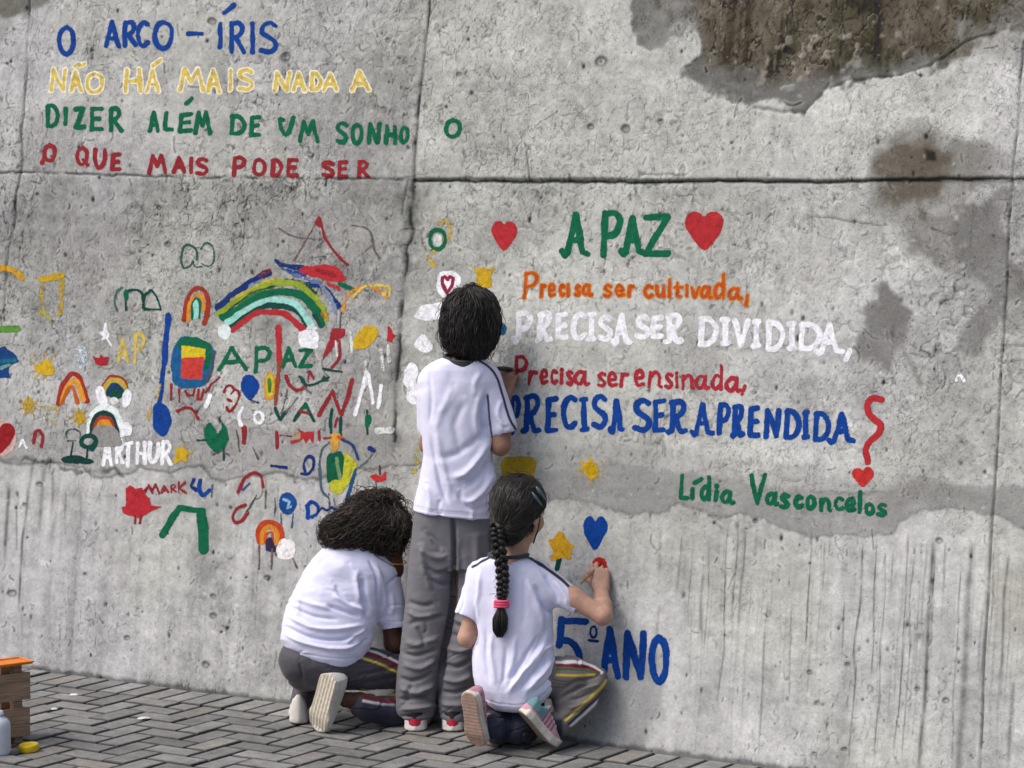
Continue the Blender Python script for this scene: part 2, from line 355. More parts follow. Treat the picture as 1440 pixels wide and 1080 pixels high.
    # pour joints
    def joint(pts, w, a, dep, amp=3, rough=1.0):
        nonlocal col, disp
        p = np.array(pts, float); k = (PX > p[:, 0].min()-40) & (PX < p[:, 0].max()+40) & (PY > p[:, 1].min()-40) & (PY < p[:, 1].max()+40)
        d = linesd(PX[k]+wob[k]*amp, PY[k]+wob2[k]*amp, p)
        f = np.exp(-(d/w)**2)*(1-rough*.6*sstep(.45, .62, fbm(s_[k]*14, t_[k]*14, 3, 71)))
        col[k] *= (1-a*f)[:, None]; disp[k] -= dep*f
    joint(((-60, 242), (60, 243), (150, 246), (300, 250), (580, 252)), 1.7, .62, .005, 6, 1.3)
    joint(((582, 254), (900, 256), (1040, 254), (1150, 257), (1300, 252), (1500, 252)), 2.4, .92, .006, 4, .25)
    joint(((606, -40), (603, 20), (592, 120), (583, 200), (581, 255)), 2.6, .78, .004, 7, .6)
    joint(((581, 255), (575, 330), (568, 400), (563, 470), (557, 540), (553, 620)), 2.8, .64, .003, 22, 1.0)
    joint(((581, 270), (575, 330), (566, 420), (558, 540), (553, 640)), 7, .30, .002, 60, 1.5)
    joint(((1440, 60), (1434, 160), (1424, 250), (1420, 300), (1412, 470), (1398, 700), (1392, 800), (1384, 940), (1378, 1100)), 1.7, .62, .006, 4, .7)
    joint(((40, -40), (36, 100), (29, 230), (20, 310), (10, 365), (6, 450)), 1.8, .5, .005, 8, 1.0)
    joint(((-60, 645), (30, 646), (60, 652), (75, 650), (95, 662), (130, 664), (160, 660), (175, 672)), 3.4, .55, .004, 16, .9)
    for pts in (((1140, 305), (1180, 308), (1240, 318)), ((1310, 322), (1335, 330), (1345, 328)), ((1400, 484), (1440, 486)), ((1405, 508), (1440, 506)), ((740, 200), (745, 250)), ((565, 300), (573, 252)), ((560, 250), (600, 244)), ((900, 245), (970, 246))):
        joint(pts, 1.3, .5, .002, 5, .6)
    # the upper pour stands a little proud of the lower one to the right of the upright joint
    disp += .007*sstep(1.695, 1.705, t_+wob*.01)*sstep(-.28, -.25, s_)
    # soil line at the foot
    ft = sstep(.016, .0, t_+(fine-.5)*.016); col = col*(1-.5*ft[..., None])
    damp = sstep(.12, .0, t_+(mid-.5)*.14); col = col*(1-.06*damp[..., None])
    disp += (mid-.5)*.005+(fine-.5)*.0022+(big-.5)*.006
    L_ = col.mean(-1, keepdims=True); col = col+(L_-.385)*.22
    crk = sstep(.40, .60, fbm(s_*2.6, t_*2.6, 4, 61))*(1-.6*lower)+.10+.5*np.clip(blob(A((640, 262), (1440, 262), (1440, 640), (640, 640)), 40, 40)-.3, 0, 1)*sstep(.42, .6, fbm(s_*3.4, t_*3.4, 3, 62))+m2*.7
    return disp, np.clip(col, .015, .78), np.clip(crk, 0, 1)
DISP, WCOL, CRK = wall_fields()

# sample the real face of the wall anywhere (used to lay paint on it)
def wall_disp(s, t):
    i = np.clip(np.searchsorted(S1, s)-1, 0, len(S1)-2); j = np.clip(np.searchsorted(T1, t)-1, 0, len(T1)-2)
    u = (s-S1[i])/(S1[i+1]-S1[i]); w = (t-T1[j])/(T1[j+1]-T1[j])
    return (DISP[j, i]*(1-u)+DISP[j, i+1]*u)*(1-w)+(DISP[j+1, i]*(1-u)+DISP[j+1, i+1]*u)*w

def concrete_mat():
    m = NT('weathered_concrete'); c = m.coord()
    f1 = m.noise(c, 260, 3, .6); f2 = m.noise(c, 90, 4, .65); f3 = m.noise(c, 700, 2, .5)
    k = m.ramp(f1, [(.25, .87), (.5, 1.0), (.75, 1.09)]); k2 = m.ramp(f2, [(.28, .86), (.5, 1.0), (.72, 1.10)])
    col = m.mix(1.0, m.attr(), k, 'MULTIPLY'); col = m.mix(1.0, col, k2, 'MULTIPLY')
    pit = m.ramp(m.noise(c, 150, 2, .4), [(.24, .45), (.31, 1.0)]); col = m.mix(.8, col, pit, 'MULTIPLY')
    cm = m.n('ShaderNodeAttribute', attribute_name='crack').outputs['Fac']; tot = None
    def lines(scale, width, amt, gate, stretch, seed):
        mp = m.n('ShaderNodeMapping'); mp.inputs['Location'].default_value = (seed, seed*2.3, seed*.7); mp.inputs['Scale'].default_value = stretch; m.l(c, mp.inputs[0])
        n = m.noise(mp.outputs[0], scale, 2.5, .55); d = m.math('ABSOLUTE', m.math('SUBTRACT', n, .5))
        ln = m.ramp(m.math('DIVIDE', d, width), [(.25, 1.0), (1.0, 0.0)])
        g = m.ramp(m.noise(mp.outputs[0], scale*.33, 3, .5), [(gate, 0.0), (gate+.07, 1.0)])
        return m.math('MULTIPLY', m.math('MULTIPLY', ln, g), m.math('MULTIPLY', cm, amt))
    for a_ in ((38, .016, .60, .50, (1, 1, .8), 0), (75, .024, .60, .51, (1.25, 1, .7), 3.1), (150, .036, .45, .51, (1, 1, .8), 7.7)):
        q = lines(*a_); tot = q if tot is None else m.math('MAXIMUM', tot, q)
    spk = m.math('MULTIPLY', m.ramp(m.noise(c, 340, 1, .4), [(.70, 0.0), (.75, .6)]), 1.0); tot = m.math('MAXIMUM', tot, spk)
    col = m.mix(tot, col, m.mix(1, col, (.20, .20, .195), 'MULTIPLY'))
    m.set(col, .93, .25)
    h = m.math('ADD', m.math('MULTIPLY', f2, 1.2), m.math('ADD', m.math('MULTIPLY', f1, .7), m.math('MULTIPLY', f3, .3)))
    m.bump(h, .32, .003)
    return m.m
M_CONC = concrete_mat()
def build_wall():
    V = (_pw+DISP[..., None]*Wn).reshape(-1, 3)
    nt, ns = SS.shape; idx = np.arange(nt*ns).reshape(nt, ns)
    F = np.stack([idx[:-1, :-1], idx[:-1, 1:], idx[1:, 1:], idx[1:, :-1]], -1).reshape(-1, 4)
    # top, back and ends close the body of the wall
    th = .45; top = idx[-1]; n0 = len(V)
    back = np.array([0, th, 0])
    Vt = V[top]+back; Vb = V[idx[0]]+back; Vb[:, 1] = Vt[:, 1]
    V2 = np.concatenate([V, Vt, Vb]); a = np.arange(ns)+n0; b = a+ns
    F2 = [np.stack([top[:-1], top[1:], a[1:], a[:-1]], -1), np.stack([a[:-1], a[1:], b[1:], b[:-1]], -1)]
    F = np.concatenate([F]+F2)
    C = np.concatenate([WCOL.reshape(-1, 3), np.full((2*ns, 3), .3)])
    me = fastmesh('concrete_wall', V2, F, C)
    # ends
    bm = bmesh.new(); bm.from_mesh(me); bm.verts.ensure_lookup_table()
    for ci, at, bt in ((0, int(a[0]), int(b[0])), (ns-1, int(a[-1]), int(b[-1]))):
        f = bm.faces.new([bm.verts[i] for i in list(idx[:, ci])+[at, bt]])
    bm.to_mesh(me); bm.free()
    am = np.zeros(len(me.vertices), np.float32); am[:CRK.size] = CRK.ravel(); me.attributes.new('crack', 'FLOAT', 'POINT').data.foreach_set('value', am)
    o = link('concrete_wall', me, M_CONC, None, True)
    tag(o, 'long leaning grey concrete wall covered in painted words and drawings', 'wall')
    return o
WALL = build_wall()
# ------------------------------------------------------------------ paint on the wall
def paint_mat():
    m = NT('wall_paint'); c = m.coord()
    tone = m.n('ShaderNodeAttribute', attribute_name='tone'); edge = m.n('ShaderNodeAttribute', attribute_name='edge').outputs['Fac']
    n1 = m.noise(c, 240, 3, .6); n2 = m.noise(c, 60, 4, .6); n3 = m.noise(c, 150, 2, .5)
    n4 = m.noise(c, 620, 2, .6); e = m.math('ADD', edge, m.math('ADD', m.math('MULTIPLY', m.math('SUBTRACT', n1, .5), 3.2), m.math('MULTIPLY', m.math('SUBTRACT', n4, .5), 2.6)))
    cov = m.math('LESS_THAN', e, .1)
    wear = m.math('GREATER_THAN', m.math('ADD', m.math('MULTIPLY', n3, .42), m.math('ADD', m.math('MULTIPLY', n4, .26), m.math('MULTIPLY', n2, .32))), m.math('SUBTRACT', m.math('MULTIPLY', tone.outputs['Alpha'], .29), -.335))
    a = m.math('MULTIPLY', cov, wear)
    col = m.mix(1, tone.outputs['Color'], m.ramp(n2, [(.28, .68), (.5, 1.0), (.74, 1.22)]), 'MULTIPLY')
    col = m.mix(1, col, m.ramp(n1, [(.3, .86), (.7, 1.12)]), 'MULTIPLY')
    m.set(col, .72, .12); m.l(a, m.b.inputs['Alpha'])
    m.bump(m.math('ADD', n1, m.math('MULTIPLY', n4, .6)), .22, .002)
    return m.m
M_PAINT = paint_mat()
C_BLUE = srgb(2, 66, 154); C_DBLUE = srgb(22, 50, 118); C_GREEN = srgb(0, 104, 72); C_DGREEN = srgb(14, 74, 66); C_RED = srgb(184, 46, 54); C_DRED = srgb(150, 40, 50)
C_OR = srgb(196, 84, 24); C_YEL = srgb(214, 176, 40); C_PYEL = srgb(226, 200, 96); C_WHITE = srgb(226, 229, 236); C_CYAN = srgb(160, 222, 214); C_LG = srgb(150, 170, 50); C_TEAL = srgb(20, 104, 150)
C_ORY = srgb(226, 150, 44); C_PUR = srgb(52, 40, 78); C_GRN2 = srgb(92, 150, 62)

def cat(pts, closed=False, n=7):
    p = [np.array(q, float) for q in pts]
    if closed: p = [p[-1]]+p+[p[0], p[1]]
    else: p = [2*p[0]-p[1]]+p+[2*p[-1]-p[-2]]
    o = []
    for i in range(1, len(p)-2):
        for k in range(n):
            t = k/n; a, b, c, d = p[i-1:i+3]
            o.append(.5*(2*b+(c-a)*t+(2*a-5*b+4*c-d)*t*t+(3*b-a-3*c+d)*t**3))
    o.append(p[-2]); return o
def ell(cx, cy, rx, ry, n=18): return [(cx+rx*math.cos(i*2*math.pi/n), cy+ry*math.sin(i*2*math.pi/n)) for i in range(n+1)]

# a layer is ('s', points, width, colour, wear) for a brush stroke or ('f', polygon, 0, colour, wear) for a filled patch; px of the wall's own scale
def S(pts, w, col, wear=.12): return ('s', pts, w, col, wear)
def SC(pts, w, col, wear=.12): return ('s', cat(pts), w, col, wear)
def Fp(pts, col, wear=.12): return ('f', pts, 0, col, wear)
def FC(pts, col, wear=.12): return ('f', cat(pts, True, 4), 0, col, wear)
LIFT = [0.0006]
def paint(name, layers, label=None, wob=1.0):
    x0 = min(min(q[0] for q in L[1])-L[2]/2 for L in layers)-4; x1 = max(max(q[0] for q in L[1])+L[2]/2 for L in layers)+4
    y0 = min(min(q[1] for q in L[1])-L[2]/2 for L in layers)-4; y1 = max(max(q[1] for q in L[1])+L[2]/2 for L in layers)+4
    cs = [Wl(x, y) for x in (x0, x1) for y in (y0, y1)]
    sa, sb = min(c[0] for c in cs), max(c[0] for c in cs); ta, tb = min(c[1] for c in cs), max(c[1] for c in cs)
    i0 = max(0, np.searchsorted(S1, sa)-1); i1 = min(len(S1)-1, np.searchsorted(S1, sb)+1); j0 = max(0, np.searchsorted(T1, ta)-1); j1 = min(len(T1)-1, np.searchsorted(T1, tb)+1)
    def fine(a): return np.interp(np.arange(2*len(a)-1)/2, np.arange(len(a)), a)
    ss, tt = np.meshgrid(fine(S1[i0:i1+1]), fine(T1[j0:j1+1]))
    d = DISP[j0:j1+1, i0:i1+1]
    D2 = np.zeros(ss.shape); D2[::2, ::2] = d; D2[1::2, ::2] = (d[:-1]+d[1:])/2; D2[:, 1::2] = (D2[:, :-1:2]+D2[:, 2::2])/2
    W = ss[..., None]*np.array([1., 0, 0])+tt[..., None]*Wup
    X, Y = proj(W)
    wx = (fbm(ss*16, tt*16, 3, 81)-.5)*3.0*wob; wy = (fbm(ss*16, tt*16, 3, 82)-.5)*3.0*wob; wr = (vnoise(ss*38, tt*38, 83)-.5)*1.5*wob
    X = X+wx; Y = Y+wy
    best = np.full(ss.shape, 1e9); col = np.zeros(ss.shape+(4,))
    for k, L in enumerate(layers):
        sd = (linesd(X, Y, L[1])-L[2]/2 if L[0] == 's' else polysd(X, Y, L[1]))+wr*(1 if L[0] == 's' else 1.8)
        hit = (sd < .4) | (sd < best)
        if k: hit = (sd < 0.2) | ((best > 0.2) & (sd < best))
        c_ = np.asarray(L[3]); c_ = c_*(.93 if c_.min() > .45 else .74); col[hit] = (*c_, L[4]); best = np.minimum(best, sd)
    q = best < 1.2
    cell = q[:-1, :-1] & q[1:, :-1] & q[:-1, 1:] & q[1:, 1:]
    cell |= (np.minimum(np.minimum(best[:-1, :-1], best[1:, :-1]), np.minimum(best[:-1, 1:], best[1:, 1:])) < .6)
    jj, ii = np.nonzero(cell); nx = ss.shape[1]
    Q = np.stack([jj*nx+ii, jj*nx+ii+1, (jj+1)*nx+ii+1, (jj+1)*nx+ii], -1)
    used, inv = np.unique(Q, return_inverse=True)
    LIFT[0] += .000006
    V = (W+(D2+LIFT[0])[..., None]*Wn).reshape(-1, 3)[used]
    me = fastmesh(name, V, inv.reshape(Q.shape), None)
    a = me.attributes.new('tone', 'FLOAT_COLOR', 'POINT'); a.data.foreach_set('color', col.reshape(-1, 4)[used].astype(np.float32).ravel())
    a = me.attributes.new('edge', 'FLOAT', 'POINT'); a.data.foreach_set('value', best.ravel()[used].astype(np.float32))
    o = link(name, me, M_PAINT, WALL, True)
    if label: o['label'] = label
    return o

def _c(*p): return ('c', p)
GL = {
 'O': [_c((.5, 0), (.15, .15), (0, .5), (.12, .85), (.48, 1), (.85, .85), (1, .5), (.88, .15), (.5, 0))],
 'A': [[(0, 1), (.46, 0), (1, 1)], [(.2, .66), (.8, .66)]],
 'R': [[(.08, 1), (.1, 0)], _c((.08, .04), (.6, 0), (.86, .2), (.62, .43), (.14, .52)), [(.34, .5), (1, 1)]],
 'C': [_c((1, .08), (.6, 0), (.15, .22), (0, .58), (.2, .92), (.6, 1), (1, .84))],
 'I': [[(.5, 0), (.45, 1)]], 'J': [[(.6, 0), (.4, 1)]],
 'S': [_c((.95, .1), (.6, 0), (.15, .1), (.08, .32), (.45, .47), (.88, .62), (.95, .82), (.6, 1), (0, .93))],
 'N': [[(0, 1), (.12, 0), (.82, 1), (1, 0)]], 'H': [[(.08, 0), (0, 1)], [(.92, 0), (1, 1)], [(0, .52), (1, .5)]],
 'M': [[(0, 1), (.22, 0), (.5, .62), (.78, 0), (1, 1)]], 'D': [[(.1, 0), (0, 1)], _c((.04, .03), (.6, .04), (1, .42), (.85, .8), (.45, 1), (0, .98))],
 'Z': [[(.05, .04), (1, 0), (.02, 1), (1, .97)]], 'E': [[(1, 0), (.1, .04), (0, 1), (1, .98)], [(.05, .5), (.8, .48)]],
 'L': [[(.1, 0), (0, .97), (1, 1)]], 'U': [_c((.05, 0), (0, .6), (.3, 1), (.75, .9), (1, .5), (1, 0))], 'V': [[(0, 0), (.45, 1), (1, 0)]],
 'W': [_c((0, .05), (.1, .6), (.45, 1), (.8, .55), (1, 0)), [(0, .05), (.22, .12)]], 'v': [[(0, 0), (.45, 1), (1, 0)]], 'Q': [_c((.5, 0), (.1, .2), (0, .55), (.2, .9), (.55, .95), (.9, .7), (.95, .3), (.5, 0)), [(.55, .68), (1, 1)]],
 'P': [[(.12, 0), (0, 1)], _c((.1, .04), (.65, .0), (1, .2), (.75, .48), (.1, .56))], 'T': [[(0, .05), (1, 0)], [(.5, .02), (.45, 1)]],
 'K': [[(.1, 0), (0, 1)], [(.9, 0), (.1, .55), (1, 1)]],
 'a': [_c((.72, .12), (.35, 0), (.0, .4), (.12, .85), (.45, .88), (.72, .3)), _c((.74, .02), (.7, .6), (.82, .98), (1, .9))],
 'c': [_c((1, .15), (.5, 0), (.02, .5), (.4, 1), (1, .85))], 'd': [_c((.8, .5), (.35, .42), (0, .75), (.3, 1), (.8, .8)), [(.85, 0), (.85, 1)]],
 'e': [_c((.05, .55), (.9, .45), (.7, .05), (.3, .05), (0, .5), (.3, .97), (1, .88))], 'i': [[(.5, .1), (.45, 1)], [(.55, -.32), (.55, -.28)]], 'l': [[(.55, 0), (.5, 1)]],
 'n': [[(.1, .05), (0, 1)], _c((.06, .4), (.5, .02), (.85, .25), (.85, .85), (1, 1))], 'o': [_c((.5, 0), (.05, .3), (.1, .85), (.5, 1), (.95, .7), (.9, .2), (.5, 0))],
 'r': [[(.2, .05), (.1, 1)], _c((.15, .45), (.5, .08), (1, .12))], 's': [_c((.95, .1), (.4, 0), (.1, .25), (.5, .5), (.95, .75), (.6, 1), (0, .92))],
 't': [[(.4, -.25), (.4, .9), (.8, 1)], [(0, .12), (1, .1)]], 'u': [_c((.05, 0), (.05, .75), (.4, 1), (.9, .7), (.95, 0)), [(.95, .2), (1, 1)]],
 ',': [[(1, 0), (0, 1)]], '-': [[(0, .5), (1, .45)]],
}
# serif variants used by two of the lines
GS = dict(GL)
GS['A'] = [[(.08, .93), (.2, .95), (.52, 0), (.78, .9), (1, .95)], [(.32, .62), (.72, .6)], [(0, .9), (.1, 1), (.2, .92)]]
GS['P'] = [[(.3, .05), (.28, .85), (.12, 1), (0, .88)], _c((.28, .06), (.8, .02), (1, .25), (.8, .5), (.3, .58))]
GS['I'] = [[(.1, .02), (.95, 0)], [(.55, 0), (.5, 1)], [(.05, 1), (.95, .98)]]
GS['R'] = [[(.28, .02), (.22, .95), (.0, 1)], _c((.2, .05), (.75, .0), (.9, .22), (.65, .45), (.25, .52)), _c((.42, .5), (.7, .95), (1, .95))]
def glyphs(spec, w, font=GL):
    """spec: 'c x0 y0 x1 y1;...' boxes of the outer edges of each letter"""
    out = []
    for it in spec.split(';'):
        f = it.split()
        if not f: continue
        ch = f[0]; x0, y0, x1, y1 = map(float, f[1:5]); r = w/2
        if x1-x0 > 2*r+1: x0 += r; x1 -= r
        if y1-y0 > 2*r+1: y0 += r; y1 -= r
        for st in font[ch]:
            pts = cat(st[1], n=5) if isinstance(st, tuple) else st
            out.append([(x0+(x1-x0)*p[0], y0+(y1-y0)*p[1]) for p in pts])
    return out
def words(label, spec, w, col, font=GL, wear=.12, extra=(), under=None):
    L = []
    g = glyphs(spec, w, font)+list(extra)
    if under: L += [S(p, under[0], under[1], under[2]) for p in g]
    L += [S(p, w, col, wear) for p in g]
    return paint('painted_lettering', L, label)

words('blue capitals O ARCO-ÍRIS', 'O 80 35 107 79;A 146 28 170 69;R 171 28 194 67;C 191 28 211 68;O 214 28 245 71;- 262 42 288 54;I 305 30 314 70;R 320 29 347 76;I 351 30 360 76;S 364 29 392 77', 6.6, C_BLUE, wear=.05, extra=[[(329, 7), (315, 18)]])
words('pale yellow capitals NÃO HÁ MAIS NADA A outlined in white', 'N 71 96 95 129;A 98 99 116 130;O 120 101 146 132;H 175 96 200 131;A 204 97 225 131;M 251 95 288 129;A 290 96 311 131;I 320 97 328 129;S 334 96 357 129;N 384 100 409 129;A 410 101 430 129;D 435 101 453 128;A 453 102 476 129;A 492 99 520 129', 4.6, C_PYEL, wear=.3,
      extra=[cat([(106, 93), (110, 90), (114, 93), (118, 90)]), [(226, 84), (215, 92)]], under=(8.6, srgb(224, 222, 206), .22))
words('green capitals DIZER ALÉM DE UM SONHO', 'D 64 145 84 180;I 89 150 96 177;Z 103 150 121 182;E 126 149 146 185;R 152 150 174 186;A 207 155 226 187;L 230 156 246 185;E 251 158 271 187;M 271 156 298 190;D 322 160 346 191;E 350 161 367 193;W 391 162 415 192;M 418 168 449 201;S 471 170 490 203;O 492 172 511 204;N 515 172 536 203;H 539 175 558 204;O 560 176 576 203', 6.2, C_GREEN, wear=.08, extra=[[(270, 139), (262, 146)]])
words('dark red capitals O QUE MAIS PODE SER', 'O 59 201 80 229;Q 106 204 126 235;U 131 208 151 239;E 155 214 170 241;M 207 216 235 245;A 241 219 262 244;I 265 219 272 245;S 274 220 294 248;P 326 219 346 249;O 354 221 375 249;D 380 222 397 250;E 402 222 420 250;S 451 225 471 250;E 474 224 490 250;R 500 224 520 251', 5.8, C_DRED, wear=.1, extra=[[(62, 224), (59, 229)]])
paint('painted_ring', [S(cat(GL['O'][0][1], n=5) and [(625+4+19*p[0], 165+4+23*p[1]) for p in cat(GL['O'][0][1], n=5)], 6, C_GREEN)], 'green painted ring right of the word SONHO')
words('large green capitals A PAZ', 'A 787 298 831 364;P 844 295 876 363;A 869 302 908 362;Z 903 300 943 362', 8.8, C_GREEN, {**GS, 'P': GL['P']}, wear=.05)
words('orange handwriting Precisa ser cultivada', 'P 736 382 757 420;r 758 399 768 418;e 770 398 783 418;c 786 399 796 418;i 797 402 803 418;s 809 399 818 418;a 819 398 834 417;s 848 399 861 418;e 864 399 878 418;r 881 400 892 418;c 904 400 919 419;u 921 400 936 418;l 939 391 945 419;t 947 400 961 420;i 963 403 969 419;v 971 402 986 420;a 985 402 1003 421;d 1003 384 1021 421;a 1023 404 1044 423;, 1046 413 1053 430', 4.2, C_OR, wear=.1, under=(6.6, srgb(222, 150, 50), .38))
words('white capitals PRECISA SER DIVIDIDA', 'P 718 436 750 484;R 752 437 778 483;E 781 438 800 478;C 802 438 826 480;I 824 438 839 481;S 840 441 863 480;A 858 440 890 487;S 893 442 915 478;E 914 442 934 477;R 932 440 962 484;D 981 444 1011 487;I 1012 445 1028 487;V 1030 447 1056 489;I 1056 448 1071 490;D 1076 449 1104 494;I 1105 451 1121 494;D 1122 452 1157 493;A 1145 453 1188 500', 7.8, C_WHITE, GS, wear=.06, extra=[[(1195, 493), (1189, 506)]])
words('red handwriting Precisa ser ensinada', 'P 722 499 743 540;r 741 519 757 541;e 759 518 773 541;c 774 519 786 541;i 787 522 794 542;s 796 520 808 543;a 807 520 831 544;s 840 523 854 546;e 854 522 870 545;r 871 523 885 545;e 891 519 907 545;n 910 521 933 546;s 934 523 948 547;i 949 527 956 547;n 958 525 978 549;a 977 527 999 550;d 999 512 1019 550;a 1019 529 1044 553;, 1041 540 1050 557', 5.2, srgb(172, 44, 58), wear=.1)
words('blue capitals PRECISA SER APRENDIDA', 'P 716 556 734 612;R 732 554 762 611;E 767 557 786 609;C 789 555 813 604;I 814 558 829 608;S 832 554 856 604;A 855 560 879 610;S 889 559 917 609;E 917 560 937 609;R 936 561 968 611;A 969 565 1006 615;P 1008 566 1029 613;R 1027 567 1049 617;E 1052 570 1070 616;N 1073 573 1099 617;D 1102 574 1127 619;I 1127 576 1140 618;D 1143 578 1169 621;A 1162 578 1204 626', 7.6, C_BLUE, {**GS, 'P': GL['P'], 'D': GL['D']}, wear=.05)
words('green handwriting Lídia Vasconcelos', 'L 955 666 970 703;d 984 669 1002 706;a 1013 689 1035 711;V 1054 665 1079 711;a 1076 691 1097 713;s 1096 693 1111 716;c 1115 695 1130 716;o 1132 695 1149 718;n 1152 699 1171 721;c 1172 698 1188 720;e 1188 699 1204 721;l 1205 689 1213 723;o 1215 705 1231 725;s 1232 706 1248 727', 5.8, C_GREEN, wear=.05, extra=[[(974, 688), (974, 700)], [(977, 679), (986, 674)], [(1008, 692), (1007, 703)], [(1008, 684), (1008, 685)]])
words('white capitals ARTHUR', 'A 143 620 160 656;R 162 617 176 653;T 175 620 188 658;H 191 621 207 654;U 208 621 225 652;R 225 619 243 655', 5.2, C_WHITE, wear=.08)
words('thin red capitals MARK', 'M 203 680 225 694;A 226 681 238 693;R 239 681 249 693;K 250 677 263 695', 2.6, C_DRED, wear=.22)
words('blue class name 5º ANO', 'A 844 880 874 956;N 875 886 910 957;O 912 892 942 963', 9.6, C_BLUE, wear=.04, extra=[[(790, 871), (787, 908)], [(790, 873), (824, 874)], cat([(788, 902), (800, 902), (811, 910), (815, 923), (810, 940), (792, 946)])])
paint('painted_lettering', [S(ell(835, 888, 4.6, 7.5), 3.8, C_DBLUE), S([(829, 900), (841, 901)], 4, C_DBLUE)], 'small raised ordinal mark after the blue 5')
words('yellow capitals A P beside the blue brush stroke', 'A 164 474 182 511;P 187 467 204 511', 4.6, C_PYEL*.9, wear=.3)
words('small green capitals APAZ under the big rainbow', 'A 307 486 348 522;P 356 486 382 526;A 394 486 418 518;Z 418 490 440 518', 5.6, C_GREEN, wear=.1)

def heart(x0, y0, x1, y1, col, label, name='painted_heart', lay=None, wear=.05):
    U = [(.5, .14), (.36, .01), (.14, .02), (0, .22), (.04, .48), (.26, .78), (.5, 1), (.76, .76), (.97, .46), (1, .2), (.84, .0), (.64, .02)]
    return paint(name, (lay or [])+[('f', cat([(x0+(x1-x0)*a, y0+(y1-y0)*b) for a, b in U], True, 3), 0, col, wear)], label, .7)
heart(963, 298, 1017, 352, C_RED, 'large red heart right of the words A PAZ')
heart(691, 311, 726, 353, C_RED, 'red heart above the boy, left of A PAZ')
heart(1198, 657, 1228, 686, srgb(200, 50, 50), 'small red heart below the red squiggle')
heart(820, 726, 854, 773, C_BLUE, 'blue heart above the kneeling girl with the braid')
heart(-22, 596, 21, 639, srgb(150, 26, 36), 'deep red heart cut by the left edge', lay=[Fp(ell(-1, 616, 25, 27), srgb(210, 180, 172), .3)])
paint('painted_patch', [FC([(833, 798), (835, 789), (842, 784), (850, 786), (854, 794), (853, 804), (842, 808), (835, 805)], srgb(190, 44, 36), .03)], 'unfinished red patch at the hand of the girl with the braid')
H = [(.5, .2), (.3, .02), (.05, .1), (.06, .4), (.5, 1), (.92, .42), (.98, .1), (.7, .02), (.5, .2)]
paint('painted_heart', [FC([(613, 400), (616, 384), (628, 380), (642, 383), (648, 394), (640, 410), (628, 420), (618, 415)], C_WHITE, .2), S([(620+17*a, 388+25*b) for a, b in H], 4.2, srgb(150, 40, 70))], 'outlined dark pink heart on a white patch')
paint('painted_squiggle', [SC([(1239, 562), (1228, 560), (1220, 567), (1220, 579), (1229, 589), (1238, 597), (1235, 609), (1224, 620), (1217, 632), (1220, 649)], 8.6, C_RED, .05)], 'thick red squiggle after APRENDIDA')
paint('painted_ring', [S([(615, 312), (628, 310), (633, 325), (628, 342), (612, 352), (602, 362), (610, 372)], 7, C_YEL*.95, .62), S(ell(615, 337, 11, 14), 5.4, C_GREEN), Fp(ell(615, 338, 7, 9), srgb(196, 206, 200), .3)], 'green ring over yellow brushing')
paint('painted_crown', [Fp([(666, 374), (673, 378), (680, 374), (687, 378), (694, 374), (690, 388), (692, 404), (672, 404), (671, 388)], C_YEL*.95, .12)], 'yellow crown above the boy')
for nm, pts, wr, lb in (('painted_cloud', [(582, 446), (585, 438), (593, 430), (606, 428), (624, 426), (626, 447), (612, 449), (596, 451)], .1, 'white cloud left of the boy\'s head'),
                        ('painted_cloud', [(583, 482), (590, 472), (597, 470), (602, 478), (608, 487), (604, 494), (594, 495), (585, 489)], .12, 'small white cloud left of the boy\'s neck'),
                        ('painted_cloud', [(569, 522), (576, 510), (585, 515), (587, 530), (585, 538), (592, 555), (593, 563), (582, 568), (573, 560), (572, 547), (566, 538)], .18, 'tall white patch beside the boy\'s shoulder')):
    paint(nm, [FC(pts, C_WHITE, wr)], lb)
paint('painted_patch', [FC([(694, 470), (697, 458), (706, 455), (713, 462), (708, 471), (700, 473)], C_TEAL, .1), FC([(690, 478), (712, 474), (718, 500), (708, 515), (692, 505)], srgb(205, 208, 206), .55)], 'blue dab beside the boy\'s ear')
paint('painted_sun', [S([(831, 640), (831, 682)], 3, C_YEL, .5), S([(817, 650), (846, 672)], 3, C_YEL, .5), S([(817, 671), (846, 650)], 3, C_YEL, .5), S([(814, 660), (848, 661)], 3, C_YEL, .5), Fp(ell(831, 661, 10.5, 13), C_YEL, .15), FC([(826, 653), (837, 652), (838, 666), (826, 667)], srgb(196, 160, 20), .05)], 'yellow sun right of the girl\'s hair clip')
paint('painted_patch', [FC([(708, 646), (730, 642), (752, 645), (752, 668), (735, 672), (708, 670)], srgb(190, 160, 30), .3)], 'yellow patch above the girl with the braid')
paint('painted_patch', [S([(588, 634), (586, 650), (581, 662)], 8, srgb(180, 170, 50), .6), S([(582, 640), (586, 660)], 5, srgb(170, 160, 60), .62)], 'yellow scribble left of the boy\'s shirt')
def star(cx, cy, r, r2, n, rot, sx=1, sy=1): return [(cx+(r if i % 2 == 0 else r2)*sx*math.cos(rot+i*math.pi/n), cy+(r if i % 2 == 0 else r2)*sy*math.sin(rot+i*math.pi/n)) for i in range(2*n)]
paint('painted_flower', [S([(786, 786), (783, 800)], 6, C_DGREEN, .05), Fp([(772, 760), (780, 758), (785, 748), (792, 748), (797, 758), (801, 764), (811, 768), (803, 773), (803, 788), (792, 783), (775, 787), (778, 775)], srgb(222, 172, 40), .05)], 'yellow flower with a green stem')
paint('painted_scribble', [S([(1345, 535), (1349, 525), (1356, 536)], 4, C_WHITE, .35)], 'faint white mark far right')

